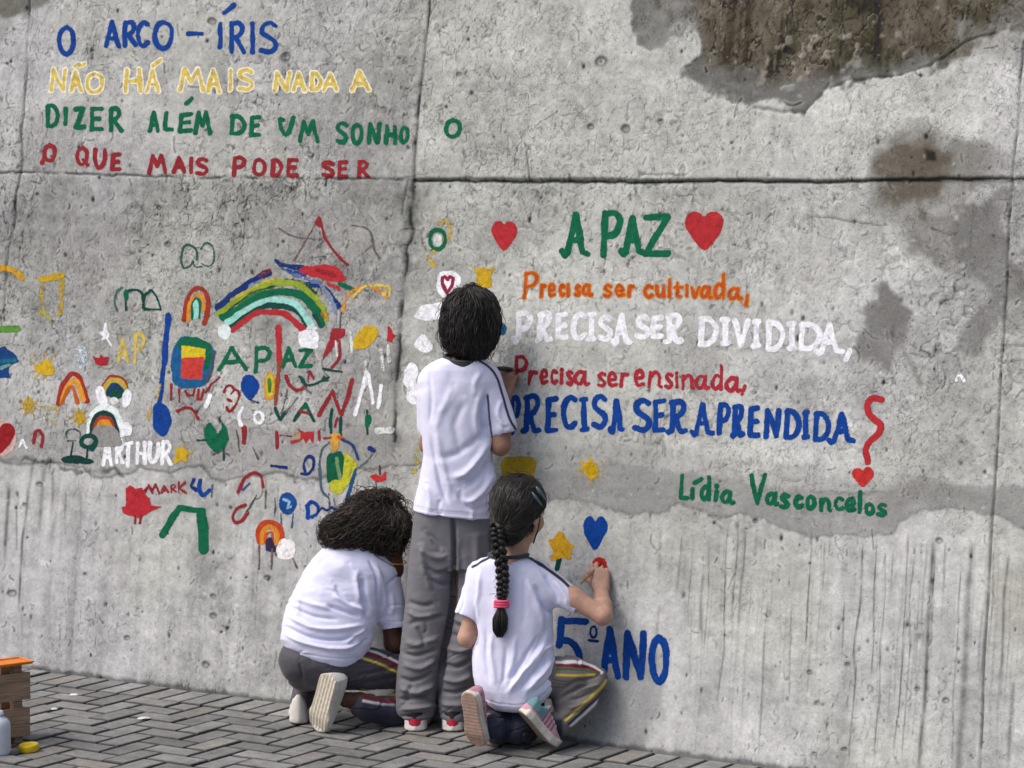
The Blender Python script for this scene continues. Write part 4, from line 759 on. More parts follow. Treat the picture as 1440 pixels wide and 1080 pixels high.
class Vol:
    def __init__(s, lo, hi, h):
        s.lo = np.array(lo, float); s.h = h; s.n = np.ceil((np.array(hi)-s.lo)/h).astype(int)+1
        s.ax = [(s.lo[i]+h*np.arange(s.n[i])).astype(np.float32) for i in range(3)]
        s.D = np.full(tuple(s.n), .08, np.float32)
    def sub(s, lo, hi):
        i0 = np.clip(np.floor((np.array(lo)-s.lo)/s.h).astype(int), 0, s.n-1); i1 = np.clip(np.ceil((np.array(hi)-s.lo)/s.h).astype(int)+1, i0+1, s.n)
        sl = tuple(slice(a, b) for a, b in zip(i0, i1))
        return sl, s.ax[0][sl[0]][:, None, None], s.ax[1][sl[1]][None, :, None], s.ax[2][sl[2]][None, None, :]
    def op(s, lo, hi, f, k=.01, mode='add'):
        pad = k+2*s.h
        sl, x, y, z = s.sub(np.array(lo)-pad, np.array(hi)+pad)
        d = f(x, y, z).astype(np.float32); D = s.D[sl]
        if mode == 'add':
            if k > 0: hh = np.maximum(k-np.abs(D-d), 0)/k; s.D[sl] = np.minimum(D, d)-hh*hh*k*.25
            else: s.D[sl] = np.minimum(D, d)
        elif mode == 'cut':
            d = -d
            if k > 0: hh = np.maximum(k-np.abs(D-d), 0)/k; s.D[sl] = np.maximum(D, d)+hh*hh*k*.25
            else: s.D[sl] = np.maximum(D, d)
    def cone(s, a, b, ra, rb, k=.01, mode='add', sq=None):
        a = np.asarray(a, float); b = np.asarray(b, float); R = max(ra, rb)
        def f(x, y, z):
            X, Y, Z = x-a[0], y-a[1], z-a[2]; e = b-a; sc = 1
            if sq is not None:
                v, fac = sq; v = unit(v); dt = X*v[0]+Y*v[1]+Z*v[2]; g = 1/fac-1
                X = X+dt*v[0]*g; Y = Y+dt*v[1]*g; Z = Z+dt*v[2]*g; e = e+v*np.dot(e, v)*g; sc = min(1, fac)
            l = max(e@e, 1e-9); t = np.clip((X*e[0]+Y*e[1]+Z*e[2])/l, 0, 1)
            return (np.sqrt((X-e[0]*t)**2+(Y-e[1]*t)**2+(Z-e[2]*t)**2)-(ra+(rb-ra)*t))*sc
        m = R*(max(1, sq[1]) if sq else 1)
        s.op(np.minimum(a, b)-m, np.maximum(a, b)+m, f, k, mode)
    def chain(s, pts, k=.01, mode='add', sq=None):   # [(p, r), ...]
        for (a, ra), (b, rb) in zip(pts[:-1], pts[1:]): s.cone(a, b, ra, rb, k, mode, sq)
    def ell(s, c, r, k=.01, mode='add', M=None):
        c = np.asarray(c, float); r = np.asarray(r, float); m = r.max()
        def f(x, y, z):
            X, Y, Z = x-c[0], y-c[1], z-c[2]
            if M is not None: X, Y, Z = M[0][0]*X+M[0][1]*Y+M[0][2]*Z, M[1][0]*X+M[1][1]*Y+M[1][2]*Z, M[2][0]*X+M[2][1]*Y+M[2][2]*Z
            q = np.sqrt((X/r[0])**2+(Y/r[1])**2+(Z/r[2])**2); g = np.sqrt((X/r[0]**2)**2+(Y/r[1]**2)**2+(Z/r[2]**2)**2)
            return q*(q-1)/np.maximum(g, 1e-6)
        s.op(c-m, c+m, f, k, mode)
    def loft(s, base, axis, side, stations, k=.01, mode='add', ex=2.3, cap=.012):
        """stations: (t along axis, offset along side, offset along depth, half width, half depth)"""
        w = unit(axis); u = unit(np.asarray(side)-w*np.dot(side, w)); v = np.cross(w, u)
        if v[1] < 0: v = -v
        st = np.array(stations, float); base = np.asarray(base, float)
        if st[0, 0] > st[-1, 0]: st = st[::-1]
        P3 = [base+w*q[0]+u*q[1]*1+v*q[2] for q in st]; m = st[:, 3:].max()
        def f(x, y, z):
            X, Y, Z = x-base[0], y-base[1], z-base[2]
            T = X*w[0]+Y*w[1]+Z*w[2]; A = X*u[0]+Y*u[1]+Z*u[2]; B = X*v[0]+Y*v[1]+Z*v[2]
            I = lambda c: np.interp(T, st[:, 0], st[:, c])
            a = I(3); b = I(4); q = (np.abs((A-I(1))/a)**ex+np.abs((B-I(2))/b)**ex)**(1/ex)
            d = (q-1)*np.minimum(a, b)
            d2 = np.maximum(st[0, 0]-T, T-st[-1, 0])
            hh = np.maximum(cap-np.abs(d-d2), 0)/cap
            return np.maximum(d, d2)+hh*hh*cap*.25
        s.op(np.min(P3, 0)-m, np.max(P3, 0)+m, f, k, mode)
    def plane(s, p, n, k=.004):                 # remove everything on the side n points to
        n = unit(n)
        x, y, z = s.ax[0][:, None, None], s.ax[1][None, :, None], s.ax[2][None, None, :]
        d = ((x-p[0])*n[0]+(y-p[1])*n[1]+(z-p[2])*n[2]).astype(np.float32)
        hh = np.maximum(k-np.abs(s.D-d), 0)/k; s.D = np.maximum(s.D, d)+hh*hh*k*.25
    def sample(s, p):
        q = (np.asarray(p)-s.lo)/s.h; i = np.clip(np.floor(q).astype(int), 0, s.n-2); t = np.clip(q-i, 0, 1); o = 0
        for a in (0, 1):
            for b in (0, 1):
                for c in (0, 1):
                    wgt = (t[:, 0] if a else 1-t[:, 0])*(t[:, 1] if b else 1-t[:, 1])*(t[:, 2] if c else 1-t[:, 2])
                    o = o+wgt*s.D[i[:, 0]+a, i[:, 1]+b, i[:, 2]+c]
        return o
    def grad(s, p):
        e = s.h; g = np.stack([s.sample(p+np.eye(3)[i]*e)-s.sample(p-np.eye(3)[i]*e) for i in range(3)], -1)
        return g/np.maximum(np.linalg.norm(g, axis=1, keepdims=True), 1e-9)
    def mesh(s, smooth=2):
        """surface nets"""
        D = s.D; I = D < 0
        c = sum(I[a:a+D.shape[0]-1, b:b+D.shape[1]-1, d:d+D.shape[2]-1].astype(np.int8) for a in (0, 1) for b in (0, 1) for d in (0, 1))
        act = (c > 0) & (c < 8); ci, cj, ck = np.nonzero(act)
        num = np.full(act.shape, -1, np.int32); num[ci, cj, ck] = np.arange(len(ci))
        acc = np.zeros((len(ci), 3)); cnt = np.zeros(len(ci))
        for ax in range(3):
            o = [q for q in range(3) if q != ax]
            for u in (0, 1):
                for v in (0, 1):
                    A = [0, 0, 0]; A[o[0]] = u; A[o[1]] = v; B = list(A); B[ax] = 1
                    da = D[ci+A[0], cj+A[1], ck+A[2]]; db = D[ci+B[0], cj+B[1], ck+B[2]]; m = (da < 0) != (db < 0)
                    t = np.where(m, da/np.where(m, da-db, 1), 0); pt = np.tile(np.array(A, float), (len(ci), 1)); pt[:, ax] = t
                    acc += pt*m[:, None]; cnt += m
        V = s.lo+(np.stack([ci, cj, ck], -1)+acc/cnt[:, None])*s.h
        Q = []
        for ax in range(3):
            o = [q for q in range(3) if q != ax]
            sl0 = [slice(None)]*3; sl1 = [slice(None)]*3; sl0[ax] = slice(0, -1); sl1[ax] = slice(1, None)
            a, b = I[tuple(sl0)], I[tuple(sl1)]
            for flip, m in ((0, a & ~b), (1, ~a & b)):
                e = np.stack(np.nonzero(m), -1)
                e = e[(e[:, o[0]] > 0) & (e[:, o[1]] > 0) & (e[:, o[0]] < D.shape[o[0]]-1) & (e[:, o[1]] < D.shape[o[1]]-1)]
                def cell(u, v):
                    q = e.copy(); q[:, o[0]] += u; q[:, o[1]] += v; return num[q[:, 0], q[:, 1], q[:, 2]]
                q = np.stack([cell(-1, -1), cell(0, -1), cell(0, 0), cell(-1, 0)], -1)
                if (flip == 1) != (ax == 1): q = q[:, ::-1]
                Q.append(q)
        F = np.concatenate(Q)
        E = np.concatenate([F[:, [0, 1]], F[:, [1, 2]], F[:, [2, 3]], F[:, [3, 0]]])
        for _ in range(smooth):
            S_ = np.zeros_like(V); n = np.zeros(len(V))
            for i in range(3): S_[:, i] = np.bincount(E[:, 0], V[E[:, 1], i], len(V))+np.bincount(E[:, 1], V[E[:, 0], i], len(V))
            n = np.bincount(E[:, 0], minlength=len(V))+np.bincount(E[:, 1], minlength=len(V))
            V = V*.5+.5*S_/np.maximum(n, 1)[:, None]
        return V, F
def vnormals(V, F):
    n = np.cross(V[F[:, 2]]-V[F[:, 0]], V[F[:, 3]]-V[F[:, 1]]); o = np.zeros_like(V)
    for c in range(4):
        for i in range(3): o[:, i] += np.bincount(F[:, c], n[:, i], len(V))
    return o/np.maximum(np.linalg.norm(o, axis=1, keepdims=True), 1e-12)

# ------------------------------------------------------------------ materials of clothes, skin, hair
def cloth_mat(name, scale=900, rough=.88):
    m = NT(name); c = m.coord(); n = m.noise(c, scale, 2, .5); n2 = m.noise(c, 30, 4, .6)
    col = m.mix(1, m.attr(), m.ramp(n2, [(.3, .93), (.7, 1.04)]), 'MULTIPLY'); col = m.mix(1, col, m.ramp(n, [(.3, .93), (.7, 1.05)]), 'MULTIPLY')
    m.set(col, rough, .25); m.bump(m.math('ADD', n, m.math('MULTIPLY', n2, 1.3)), .22, .002)
    m.b.inputs['Sheen Weight'].default_value = .12
    return m.m
M_SHIRT = cloth_mat('cotton_jersey'); M_PANTS = cloth_mat('school_trousers_cloth', 700, .62); M_SHOE = cloth_mat('shoe_canvas', 500, .7)
def skin_mat():
    m = NT('skin'); c = m.coord(); n = m.noise(c, 60, 4, .6); n2 = m.noise(c, 600, 2, .5)
    col = m.mix(1, m.attr(), m.ramp(n, [(.25, .80), (.7, 1.10)]), 'MULTIPLY'); m.set(col, .55, .35); m.bump(n2, .12, .001)
    m.b.inputs['Subsurface Weight'].default_value = .06; m.b.inputs['Subsurface Radius'].default_value = (.006, .003, .002)
    return m.m
M_SKIN = skin_mat()
def hair_mat():
    m = NT('dark_hair'); c = m.coord(); n = m.noise(c, 400, 2, .5)
    m.set(m.mix(1, m.attr(), m.ramp(n, [(.3, .7), (.7, 1.3)]), 'MULTIPLY'), .46, .35); return m.m
M_HAIR = hair_mat()
def plain(name, col, rough=.5, spec=.4, noise=.12, sc=40):
    m = NT(name); c = m.coord(); n = m.noise(c, sc, 4, .6)
    m.set(m.mix(1, tuple(col), m.ramp(n, [(.3, 1-noise), (.7, 1+noise)]), 'MULTIPLY'), rough, spec); m.bump(n, .15, .002); return m.m
M_RUBBER = None
def attr_rubber():
    m = NT('shoe_rubber'); c = m.coord(); n = m.noise(c, 90, 4, .65)
    m.set(m.mix(1, m.attr(), m.ramp(n, [(.3, .72), (.6, 1.02)]), 'MULTIPLY'), .6, .4); m.bump(n, .25, .002); return m.m
M_RUBBER = attr_rubber()

# ------------------------------------------------------------------ shared builders for the children
def folds(fr, V, N, spec, front=True):
    """raise or sink cloth along lines given in the figure's own front view; spec: (points px, width px, height m)"""
    x, y = fr.pix(V); face = sstep(.15, -.25, N[:, 1]) if front else np.ones(len(V))
    wob = (fbm(x/14., y/14., 2, 91)-.5)*5
    d = np.zeros(len(V))
    for pts, w, h in spec:
        q = np.array(cat(pts, n=4)); k = (x > q[:, 0].min()-3*w-6) & (x < q[:, 0].max()+3*w+6) & (y > q[:, 1].min()-3*w-6) & (y < q[:, 1].max()+3*w+6)
        if not k.any(): continue
        xx, yy = x[k]+wob[k]*.4, y[k]+wob[k]*.4
        # fade towards both ends
        L0 = np.hypot(xx-q[0][0], yy-q[0][1]); L1 = np.hypot(xx-q[-1][0], yy-q[-1][1]); ln = np.hypot(*(q[-1]-q[0]))+1e-6
        d[k] += (h*1.2 if w > 2 else h)*np.exp(-(linesd(xx, yy, q)/(w*.85))**2)*sstep(0, ln*.22+w*.5, np.minimum(L0, L1)+w*.35)
    return d*face
def cloth(fr, name, vol, mat, root, base, fold=(), noise=(), paint_=(), smooth=2, tweak=None, crease=()):
    """paint_: (points px, half width px, colour) lines dyed or sewn into the cloth"""
    V, F = vol.mesh(smooth); N = vnormals(V, F); x, y = fr.pix(V)
    d = folds(fr, V, N, fold)
    for sx, sy, amp, sd in crease:
        wx = (fbm(x/60., y/60., 2, sd+5)-.5)*70; n = fbm((x+wx)/sx, (y+wx*.6)/sy, 2, sd)-.5; m_ = sstep(.42, .6, fbm(x/50., y/50., 2, sd+9)); d -= amp*np.exp(-(n/.045)**2)*m_; d += amp*.6*np.exp(-((n-.09)/.05)**2)*m_
    for sx, sy, amp, sd in noise:
        n = fbm(x/sx, y/sy, 3, sd)-.5; d += amp*n*2
    V = V+N*d[:, None]
    C = np.tile(np.asarray(base, float), (len(V), 1))
    for pts, w, c in paint_:
        q = np.array(cat(pts, n=5)) if len(pts) > 2 else np.array(pts, float)
        k = N[:, 1] < .25
        f = sstep(w+.9, w-.5, linesd(x, y, q))*k
        C = C*(1-f[:, None])+np.asarray(c)*f[:, None]
    if tweak is not None: C = tweak(V, N, x, y, C)
    o = link(name, fastmesh(name, V, F, C), mat, root, True); return o

def tube(pts, rad, n=8, name='tube', closed=False, flat=None):
    """tube along a polyline; returns V,F arrays (quads)"""
    p = np.array(pts, float); r = np.broadcast_to(np.asarray(rad, float), (len(p),))
    T = np.gradient(p, axis=0)
    if closed: T = np.roll(p, -1, 0)-np.roll(p, 1, 0)
    T /= np.maximum(np.linalg.norm(T, axis=1, keepdims=True), 1e-9)
    ref = np.array([.31, .2, .93]); U_ = np.cross(T, ref); U_ /= np.maximum(np.linalg.norm(U_, axis=1, keepdims=True), 1e-9); W_ = np.cross(T, U_)
    an = np.arange(n)*2*math.pi/n
    V = (p[:, None]+r[:, None, None]*(np.cos(an)[None, :, None]*U_[:, None]+np.sin(an)[None, :, None]*W_[:, None])).reshape(-1, 3)
    m = len(p); i = np.arange(m if closed else m-1)[:, None]; j = np.arange(n)[None]
    F = np.stack([i*n+j, i*n+(j+1) % n, ((i+1) % m)*n+(j+1) % n, ((i+1) % m)*n+j], -1).reshape(-1, 4)
    if not closed:
        k = len(V); V = np.concatenate([V, p[:1], p[-1:]]); a = np.arange(0, n, 2)
        F = np.concatenate([F, np.stack([np.full(len(a), k), (a+2) % n, (a+1) % n, a], -1), np.stack([np.full(len(a), k+1), (m-1)*n+a, (m-1)*n+(a+1) % n, (m-1)*n+(a+2) % n], -1)])
    return V, F
def join(parts):
    V = []; F = []; n = 0
    for v, f in parts: V.append(v); F.append(f+n); n += len(v)
    return np.concatenate(V), np.concatenate(F)
def tubes(name, lst, mat, root, col, n=8):
    V, F = join([tube(p, r, n) for p, r in lst]); return link(name, fastmesh(name, V, F, np.tile(np.asarray(col, float), (len(V), 1))), mat, root, True)

def hand(vol, W, f, s, n, curl, L=.072, spread=.0155, r=.0072, thumb=(.5, .75, .35), splay=.04):
    """palm plus four fingers and a thumb. f wrist->knuckles, s towards the thumb, n out of the palm; curl: per finger three bends (rad)"""
    f = unit(f); s = unit(np.asarray(s)-f*np.dot(s, f)); n2 = np.cross(f, s); n = n2 if np.dot(n2, n) > 0 else -n2
    W = np.asarray(W, float); kn = []
    for i in range(4):
        b = W+f*(L*(.93, 1.0, .97, .88)[i])+s*(spread*(1.5-i)); kn.append(b)
        vol.cone(W+s*(spread*.75*(1.5-i)), b, .0115, .0098, .010)
    for i in range(4):
        d = unit(f+s*splay*(1.5-i)); a = 0; p = kn[i]; ln = (.030, .034, .031, .024)[i]
        for j in range(3):
            a += curl[i][j]; e = d*math.cos(a)+n*math.sin(a); q = p+e*ln*(1, .72, .6)[j]
            vol.cone(p, q, r*(1.05, .97, .9)[j]*(.88 if i == 3 else 1), r*(.97, .9, .78)[j]*(.88 if i == 3 else 1), .0022); p = q
    b = W+f*L*.28+s*spread*1.35; d1 = unit(f*thumb[0]+s*thumb[1]+n*thumb[2]); m_ = b+d1*.030
    d2 = unit(d1*.6+f*.55+n*thumb[2]*.9-s*.25); t_ = m_+d2*.026; d3 = unit(d2+n*.35-s*.35)
    vol.cone(W+f*.012+s*.008, b, .012, .0125, .008); vol.cone(b, m_, .0112, .0088, .005); vol.cone(m_, t_, .0086, .0080, .003); vol.cone(t_, t_+d3*.018, .0080, .0062, .002)
    return kn, t_

def head(vol, C, fwd, up, sc=1.0):
    """skull, jaw, nose, brow, ears, lips round the head centre C"""
    f = unit(fwd); u = unit(np.asarray(up)-f*np.dot(up, f)); s = np.cross(f, u); M = [s, f, u]; q = lambda a, b, c: C+(s*a+f*b+u*c)*sc
    vol.ell(q(0, -.012, .018), np.array([.072, .088, .082])*sc, .01, M=M)
    vol.ell(q(0, .028, -.030), np.array([.056, .056, .066])*sc, .02, M=M)
    vol.ell(q(0, .052, -.078), np.array([.026, .022, .018])*sc, .02, M=M)          # chin
    vol.cone(q(0, .082, .004), q(0, .096, -.026), .007*sc, .0105*sc, .010)          # nose
    for g in (-1, 1):
        vol.ell(q(g*.009, .090, -.030), np.array([.008, .008, .006])*sc, .004, M=M)
        vol.ell(q(g*.030, .086, .008), np.array([.017, .012, .011])*sc, .008, 'cut', M=M)
        vol.ell(q(g*.030, .074, .007), np.array([.014, .012, .010])*sc, .002, M=M)   # eyelids
        vol.ell(q(g*.032, .070, .024), np.array([.022, .010, .006])*sc, .010, M=M)
        vol.ell(q(g*.040, .050, -.028), np.array([.022, .022, .022])*sc, .018, M=M)  # cheek
        vol.ell(q(g*.075, -.004, -.006), np.array([.008, .019, .029])*sc, .006, M=M)
        vol.ell(q(g*.083, .001, -.004), np.array([.006, .011, .018])*sc, .004, 'cut', M=M)
    vol.ell(q(0, .077, -.048), np.array([.021, .010, .006])*sc, .004, M=M); vol.ell(q(0, .075, -.058), np.array([.018, .010, .0065])*sc, .004, M=M)
    return q, M
def face_parts(q, root, sc, iris=(.03, .018, .012)):
    for g in (-1, 1):
        bm = bmesh.new(); bmesh.ops.create_uvsphere(bm, u_segments=16, v_segments=10, radius=.0115*sc)
        bmesh.ops.translate(bm, verts=bm.verts, vec=Vector(q(g*.030, .0765, .0065)))
        me = bpy.data.meshes.new('eye'); bm.to_mesh(me); bm.free()
        co = np.array([v.co for v in me.vertices]); ctr = np.array(q(g*.030, .0765, .0065)); fd = unit(q(0, 1, 0)-q(0, 0, 0)); c = (co-ctr)@fd/(.0115*sc)
        C = np.where(c[:, None] > .86, np.array(iris), np.array([.75, .73, .70])); setcol(me, C); link('eye', me, M_EYE, root, True)
M_EYE = NT('eye_gloss'); M_EYE.set(M_EYE.attr(), .15, .5); M_EYE = M_EYE.m

def grow(vol, seeds, flow, steps, step, lift, rad, jit, seed, curl=0., turns=0., sink=.25, up_=0.):
    """hair locks creeping over a distance field. flow(p)->direction; returns list of (points, radii)"""
    R = np.random.RandomState(seed); p = seeds.copy(); n = len(p); path = []; j = R.normal(0, jit, (n, 3)); lf = lift*R.uniform(.2, 1.0, n)
    ln = R.uniform(.6, 1.0, n)
    for i in range(steps):
        g = vol.grad(p); sd = vol.sample(p); tgt = lf*math.sin(math.pi*min(1, (i+.6)/steps)*.9)+up_*(i/steps)**2
        p = p-g*(sd-tgt)[:, None]; path.append(p.copy())
        d = flow(p)+j; d = d-g*np.sum(d*g, 1, keepdims=True); d /= np.maximum(np.linalg.norm(d, axis=1, keepdims=True), 1e-6); p = p+d*(step*ln)[:, None]
    P_ = np.stack(path, 1)
    if curl > 0:
        ph = R.uniform(0, 6.28, n); T = np.gradient(P_, axis=1); T /= np.maximum(np.linalg.norm(T, axis=2, keepdims=True), 1e-9)
        A = np.cross(T, np.array([.3, .9, .2])); A /= np.maximum(np.linalg.norm(A, axis=2, keepdims=True), 1e-9); B = np.cross(T, A)
        tt = np.linspace(0, 1, steps)[None, :]; an = ph[:, None]+tt*turns*6.28*R.uniform(.7, 1.3, n)[:, None]; am = curl*(.3+.9*tt)*R.uniform(.6, 1.3, n)[:, None]
        P_ = P_+am[..., None]*(np.cos(an)[..., None]*A+np.sin(an)[..., None]*B)
    tp = np.sin(np.linspace(.25, 1, steps)*math.pi)**.6*.9+.1
    return [(P_[i], rad*R.uniform(.6, 1.25)*tp) for i in range(n)]
def lock_mesh(name, vol, locks, root, cdark, clight, seed, n=5, base_smooth=2):
    R = np.random.RandomState(seed); V, F = vol.mesh(base_smooth); parts = [(V, F)]; cols = [np.tile(np.asarray(cdark)*.8, (len(V), 1))]
    for p, r in locks:
        a = tube(p, r, n); a = (a[0][:len(p)*n], a[1][:(len(p)-1)*n]); parts.append(a); w = R.rand()**2; cols.append(np.tile(np.asarray(cdark)*(1-w)+np.asarray(clight)*w, (len(a[0]), 1)))
    V, F = join(parts); return link(name, fastmesh(name, V, F, np.concatenate(cols)), M_HAIR, root, True)

def shoe(fr, root, heel, toe, up, L, W, upper_col, sole_col, tread_col, kind='', hgt=.058, soleT=.024, stripe=None, label=None, tongue=True, rib=(.0016, 0)):
    """a child's trainer; heel/toe are the sole's ends on its tread side, up points from the tread to the ankle"""
    heel = np.asarray(heel, float); a = unit(np.asarray(toe)-heel); u = unit(np.asarray(up)-a*np.dot(up, a)); s = np.cross(a, u)
    tq = np.array([0, .06, .18, .38, .55, .72, .86, .95, 1.0]); wq = np.array([.30, .70, .86, .80, .86, 1.0, .92, .66, .25])*W/2
    hq = np.array([.80, .96, 1.0, .94, .84, .66, .52, .45, .36])*hgt
    pad = .02; pts = np.array([heel+a*i*L+s*j*W*.6+u*k for i in (-.1, 1.1) for j in (-1, 1) for k in (-.01, hgt+.04)])
    def local(x, y, z):
        X, Y, Z = x-heel[0], y-heel[1], z-heel[2]
        return X*a[0]+Y*a[1]+Z*a[2], X*s[0]+Y*s[1]+Z*s[2], X*u[0]+Y*u[1]+Z*u[2]
    def outline(T, Sd, grow_=0):
        w = np.interp(T/L, tq, wq)+grow_; d = np.abs(Sd)-w; e = np.maximum(-T-grow_, T-L-grow_)
        k = .022; hh = np.maximum(k-np.abs(d-e), 0)/k; return np.maximum(d, e)+hh*hh*k*.25
    def fsole(x, y, z):
        T, Sd, U_ = local(x, y, z); toe_up = .012*sstep(.7, 1.0, T/L)
        d = outline(T, Sd, .002); e = np.maximum(-(U_-toe_up), U_-toe_up-soleT); k = .006; hh = np.maximum(k-np.abs(d-e), 0)/k
        groove = rib[0]*np.cos((Sd/.0135 if rib[1] else T/.011)*2*math.pi)*sstep(.004, .0, U_-toe_up)
        return np.maximum(d, e)+hh*hh*k*.25+groove
    def fupper(x, y, z):
        T, Sd, U_ = local(x, y, z); w = np.interp(T/L, tq, wq)*.97; h = np.interp(T/L, tq, hq)
        q = np.sqrt((Sd/np.maximum(w, .004))**2.0+(np.maximum(U_-soleT*.5, 0)/np.maximum(h, .005))**2.4)
        d = (q-1)*np.minimum(w, h); e = np.maximum(np.maximum(-T-.001, T-L+.003), soleT*.4-U_); k = .012; hh = np.maximum(k-np.abs(d-e), 0)/k
        return np.maximum(d, e)+hh*hh*k*.25
    h = .0024; v1 = Vol(pts.min(0)-pad, pts.max(0)+pad, h); v1.op(pts.min(0), pts.max(0), fupper, 0)
    op = heel+a*L*.20+u*(hgt+soleT*.5); v1.cone(op+u*.012, op-u*.02, W*.27, W*.24, .004, 'cut')   # mouth for the ankle
    if tongue: v1.cone(heel+a*L*.50+u*hgt*.72, heel+a*L*.36+u*hgt*1.25, .010, .012, .006, sq=(a, .5))
    V, F = v1.mesh(2); N = vnormals(V, F); T, Sd, U_ = local(V[:, 0], V[:, 1], V[:, 2])
    C = np.tile(np.asarray(upper_col, float), (len(V), 1))
    if stripe: C = stripe(T/L, Sd/W, U_/hgt, C)
    o = link('shoe', fastmesh('shoe', V, F, C), M_SHOE, root, True)
    if label: o['label'] = label
    v2 = Vol(pts.min(0)-pad, pts.max(0)+pad, h); v2.op(pts.min(0), pts.max(0), fsole, 0); V, F = v2.mesh(1); T, Sd, U_ = local(V[:, 0], V[:, 1], V[:, 2])
    f = sstep(.006, .001, U_-.012*sstep(.7, 1.0, T/L))[:, None]; C = np.asarray(sole_col)*(1-f)+np.asarray(tread_col)*f
    so = link('sole', fastmesh('sole', V, F, C), M_RUBBER, o, True)
    # laces across the instep
    lc = []
    for q in (.44, .52, .60, .68):
        w = np.interp(q, tq, wq); hh = np.interp(q, tq, hq)
        lc.append(([heel+a*q*L+s*w*.55*math.sin(t)+u*(soleT*.5+hh*(1.0*math.cos(t*.62)**.8)+.001) for t in np.linspace(-1.1, 1.1, 9)], .0024))
    tubes('lace', lc, M_SHOE, o, np.asarray(sole_col)*.95, 6)
    return o
# ------------------------------------------------------------------ the standing boy
WHITE_SHIRT = np.array([.70, .71, .90]); NAVY = np.array([.022, .026, .045]); GREYP = srgb(110, 110, 116); DKP = srgb(70, 68, 78); NAVYP = srgb(40, 44, 62)
STR_W = srgb(215, 212, 214); STR_R = srgb(112, 26, 40); STR_Y = srgb(205, 176, 66); STR_G = srgb(70, 86, 56)
def boy():
    fr = Frame(606, 1027); L = fr.L; sk = srgb(150, 112, 94)
    root = fr.empty('person'); tag(root, 'standing child with short dark hair, white shirt and grey trousers, painting at head height', 'person', 'children painting the wall')
    X = np.array([1., 0, 0])
    # --- body
    v = Vol((-.27, -.12, -.01), (.33, .26, 1.40), .0033)
    hc = L(661, 452, .075); q, M = head(v, hc, (.12, 1, -.05), (0, 0, 1), .98)
    nb = L(652, 520, .045); v.cone(L(655, 492, .062), nb, .036, .042, .02)
    st = [(L(650, y, .045), (r-l)/2*.00217-.012) for y, l, r in ((530, 600, 696), (600, 598, 690), (700, 596, 690), (760, 596, 690))]
    v.loft((0, .045, 0), UP, X, [(p[2], p[0]-.0, 0, w*.80, .055) for p, w in st][::-1], .03)
    sh_r = L(690, 545, .05); el_r = L(704, 627, .02); wr_r = L(707, 557, .095)
    v.chain([(L(668, 538, .048), .034), (sh_r, .027), (el_r, .029)], .02); v.chain([(el_r, .029), ((el_r*.6+wr_r*.4)+np.array([.004, 0, 0]), .0275), (wr_r, .0205)], .012)
    sh_l = L(608, 545, .05); el_l = L(603, 625, .11); wr_l = L(640, 598, .19)
    v.chain([(L(632, 538, .048), .034), (sh_l, .026), (el_l, .027), (wr_l, .020)], .015)
    hw = fr.wall_y(714, 520)-.022
    hd = L(708, 520, hw)-wr_r
    kn, _ = hand(v, wr_r, (.20, .34, 1), (-.75, .25, -.05), (-.35, .95, -.25), [(.8, 1.3, 1.0), (.9, 1.3, 1.0), (1.0, 1.3, 1.0), (1.05, 1.3, 1.0)], L=.068, spread=.0165, r=.0078)
    hand(v, wr_l, (.6, .55, .3), (0, .2, 1), (.3, .9, 0), [(.3, .4, .3)]*4, L=.062)
    for (hx, hy, kx, ky, ax_, ay) in ((610, 755, 600, 872, 584, 1006), (660, 755, 655, 872, 638, 1008)):
        v.chain([(L(hx, hy, .05), .045), (L(kx, ky, .045), .036), (L(kx-6, ky+50, .03), .04), (L(ax_, ay, .02), .03)], .02)
    for ax_, ay in ((583, 1012), (634, 1014)): v.cone(L(ax_, ay, .02), L(ax_, ay+2, .12), .026, .02, .02)
    V, F = v.mesh(2); link('body', fastmesh('body', V, F, np.tile(sk, (len(V), 1))), M_SKIN, root, True)
    face_parts(q, root, .98)
    # --- shirt
    s = Vol((-.16, -.14, .44), (.34, .26, 1.20), .0028)
    stt = [(502, 627, 674, .046), (506, 615, 682, .054), (511, 604, 689, .062), (519, 596, 694, .068), (535, 590, 697, .074), (560, 589, 692, .080), (600, 592, 690, .082), (640, 595, 694, .082), (680, 589, 699, .084), (705, 583, 696, .087), (722, 580, 691, .089), (736, 580, 689, .09)]
    ls = []
    for y, l, r, dp in stt:
        a, b = L(l, y, .045), L(r, y, .045); ls.append(((a[2]+b[2])/2, (a[0]+b[0])/2, 0, (b[0]-a[0])/2, dp))
    s.loft((0, .045, 0), UP, X, ls[::-1], .012, ex=2.5, cap=.01)
    def sleeve(a, b, ra, rb, inner):
        s.cone(a, b, ra, rb, .022); d = unit(b-a)
        return b, d
    e1, d1 = sleeve(L(684, 537, .05), L(707, 600, .03), .047, .044, 1)
    e2, d2 = sleeve(L(607, 538, .055), L(604, 598, .085), .040, .040, 1)
    # cut sleeve ends square and hem level with a slight slope
    for e, d, R_ in ((L(710, 611, .028), d1, .075), (L(604, 606, .09), d2, .07)):
        lo = e-R_; hi = e+R_+d*.03; s.op(e+d*.05-.055, e+d*.05+.055, lambda x, y, z, e=e, d=d: np.maximum(-((x-e[0])*d[0]+(y-e[1])*d[1]+(z-e[2])*d[2]), np.sqrt((x-e[0]-d[0]*.05)**2+(y-e[1]-d[1]*.05)**2+(z-e[2]-d[2]*.05)**2)-.062)+np.maximum(0, (.088+.0-np.abs(x-0*x))*0), .003, 'cut')
    nk = L(651, 506, .04); s.cone(nk+np.array([0, 0, -.012]), nk+np.array([.0, .0, .06]), .045, .062, .006, 'cut', sq=((0, 1, 0), 1.25))
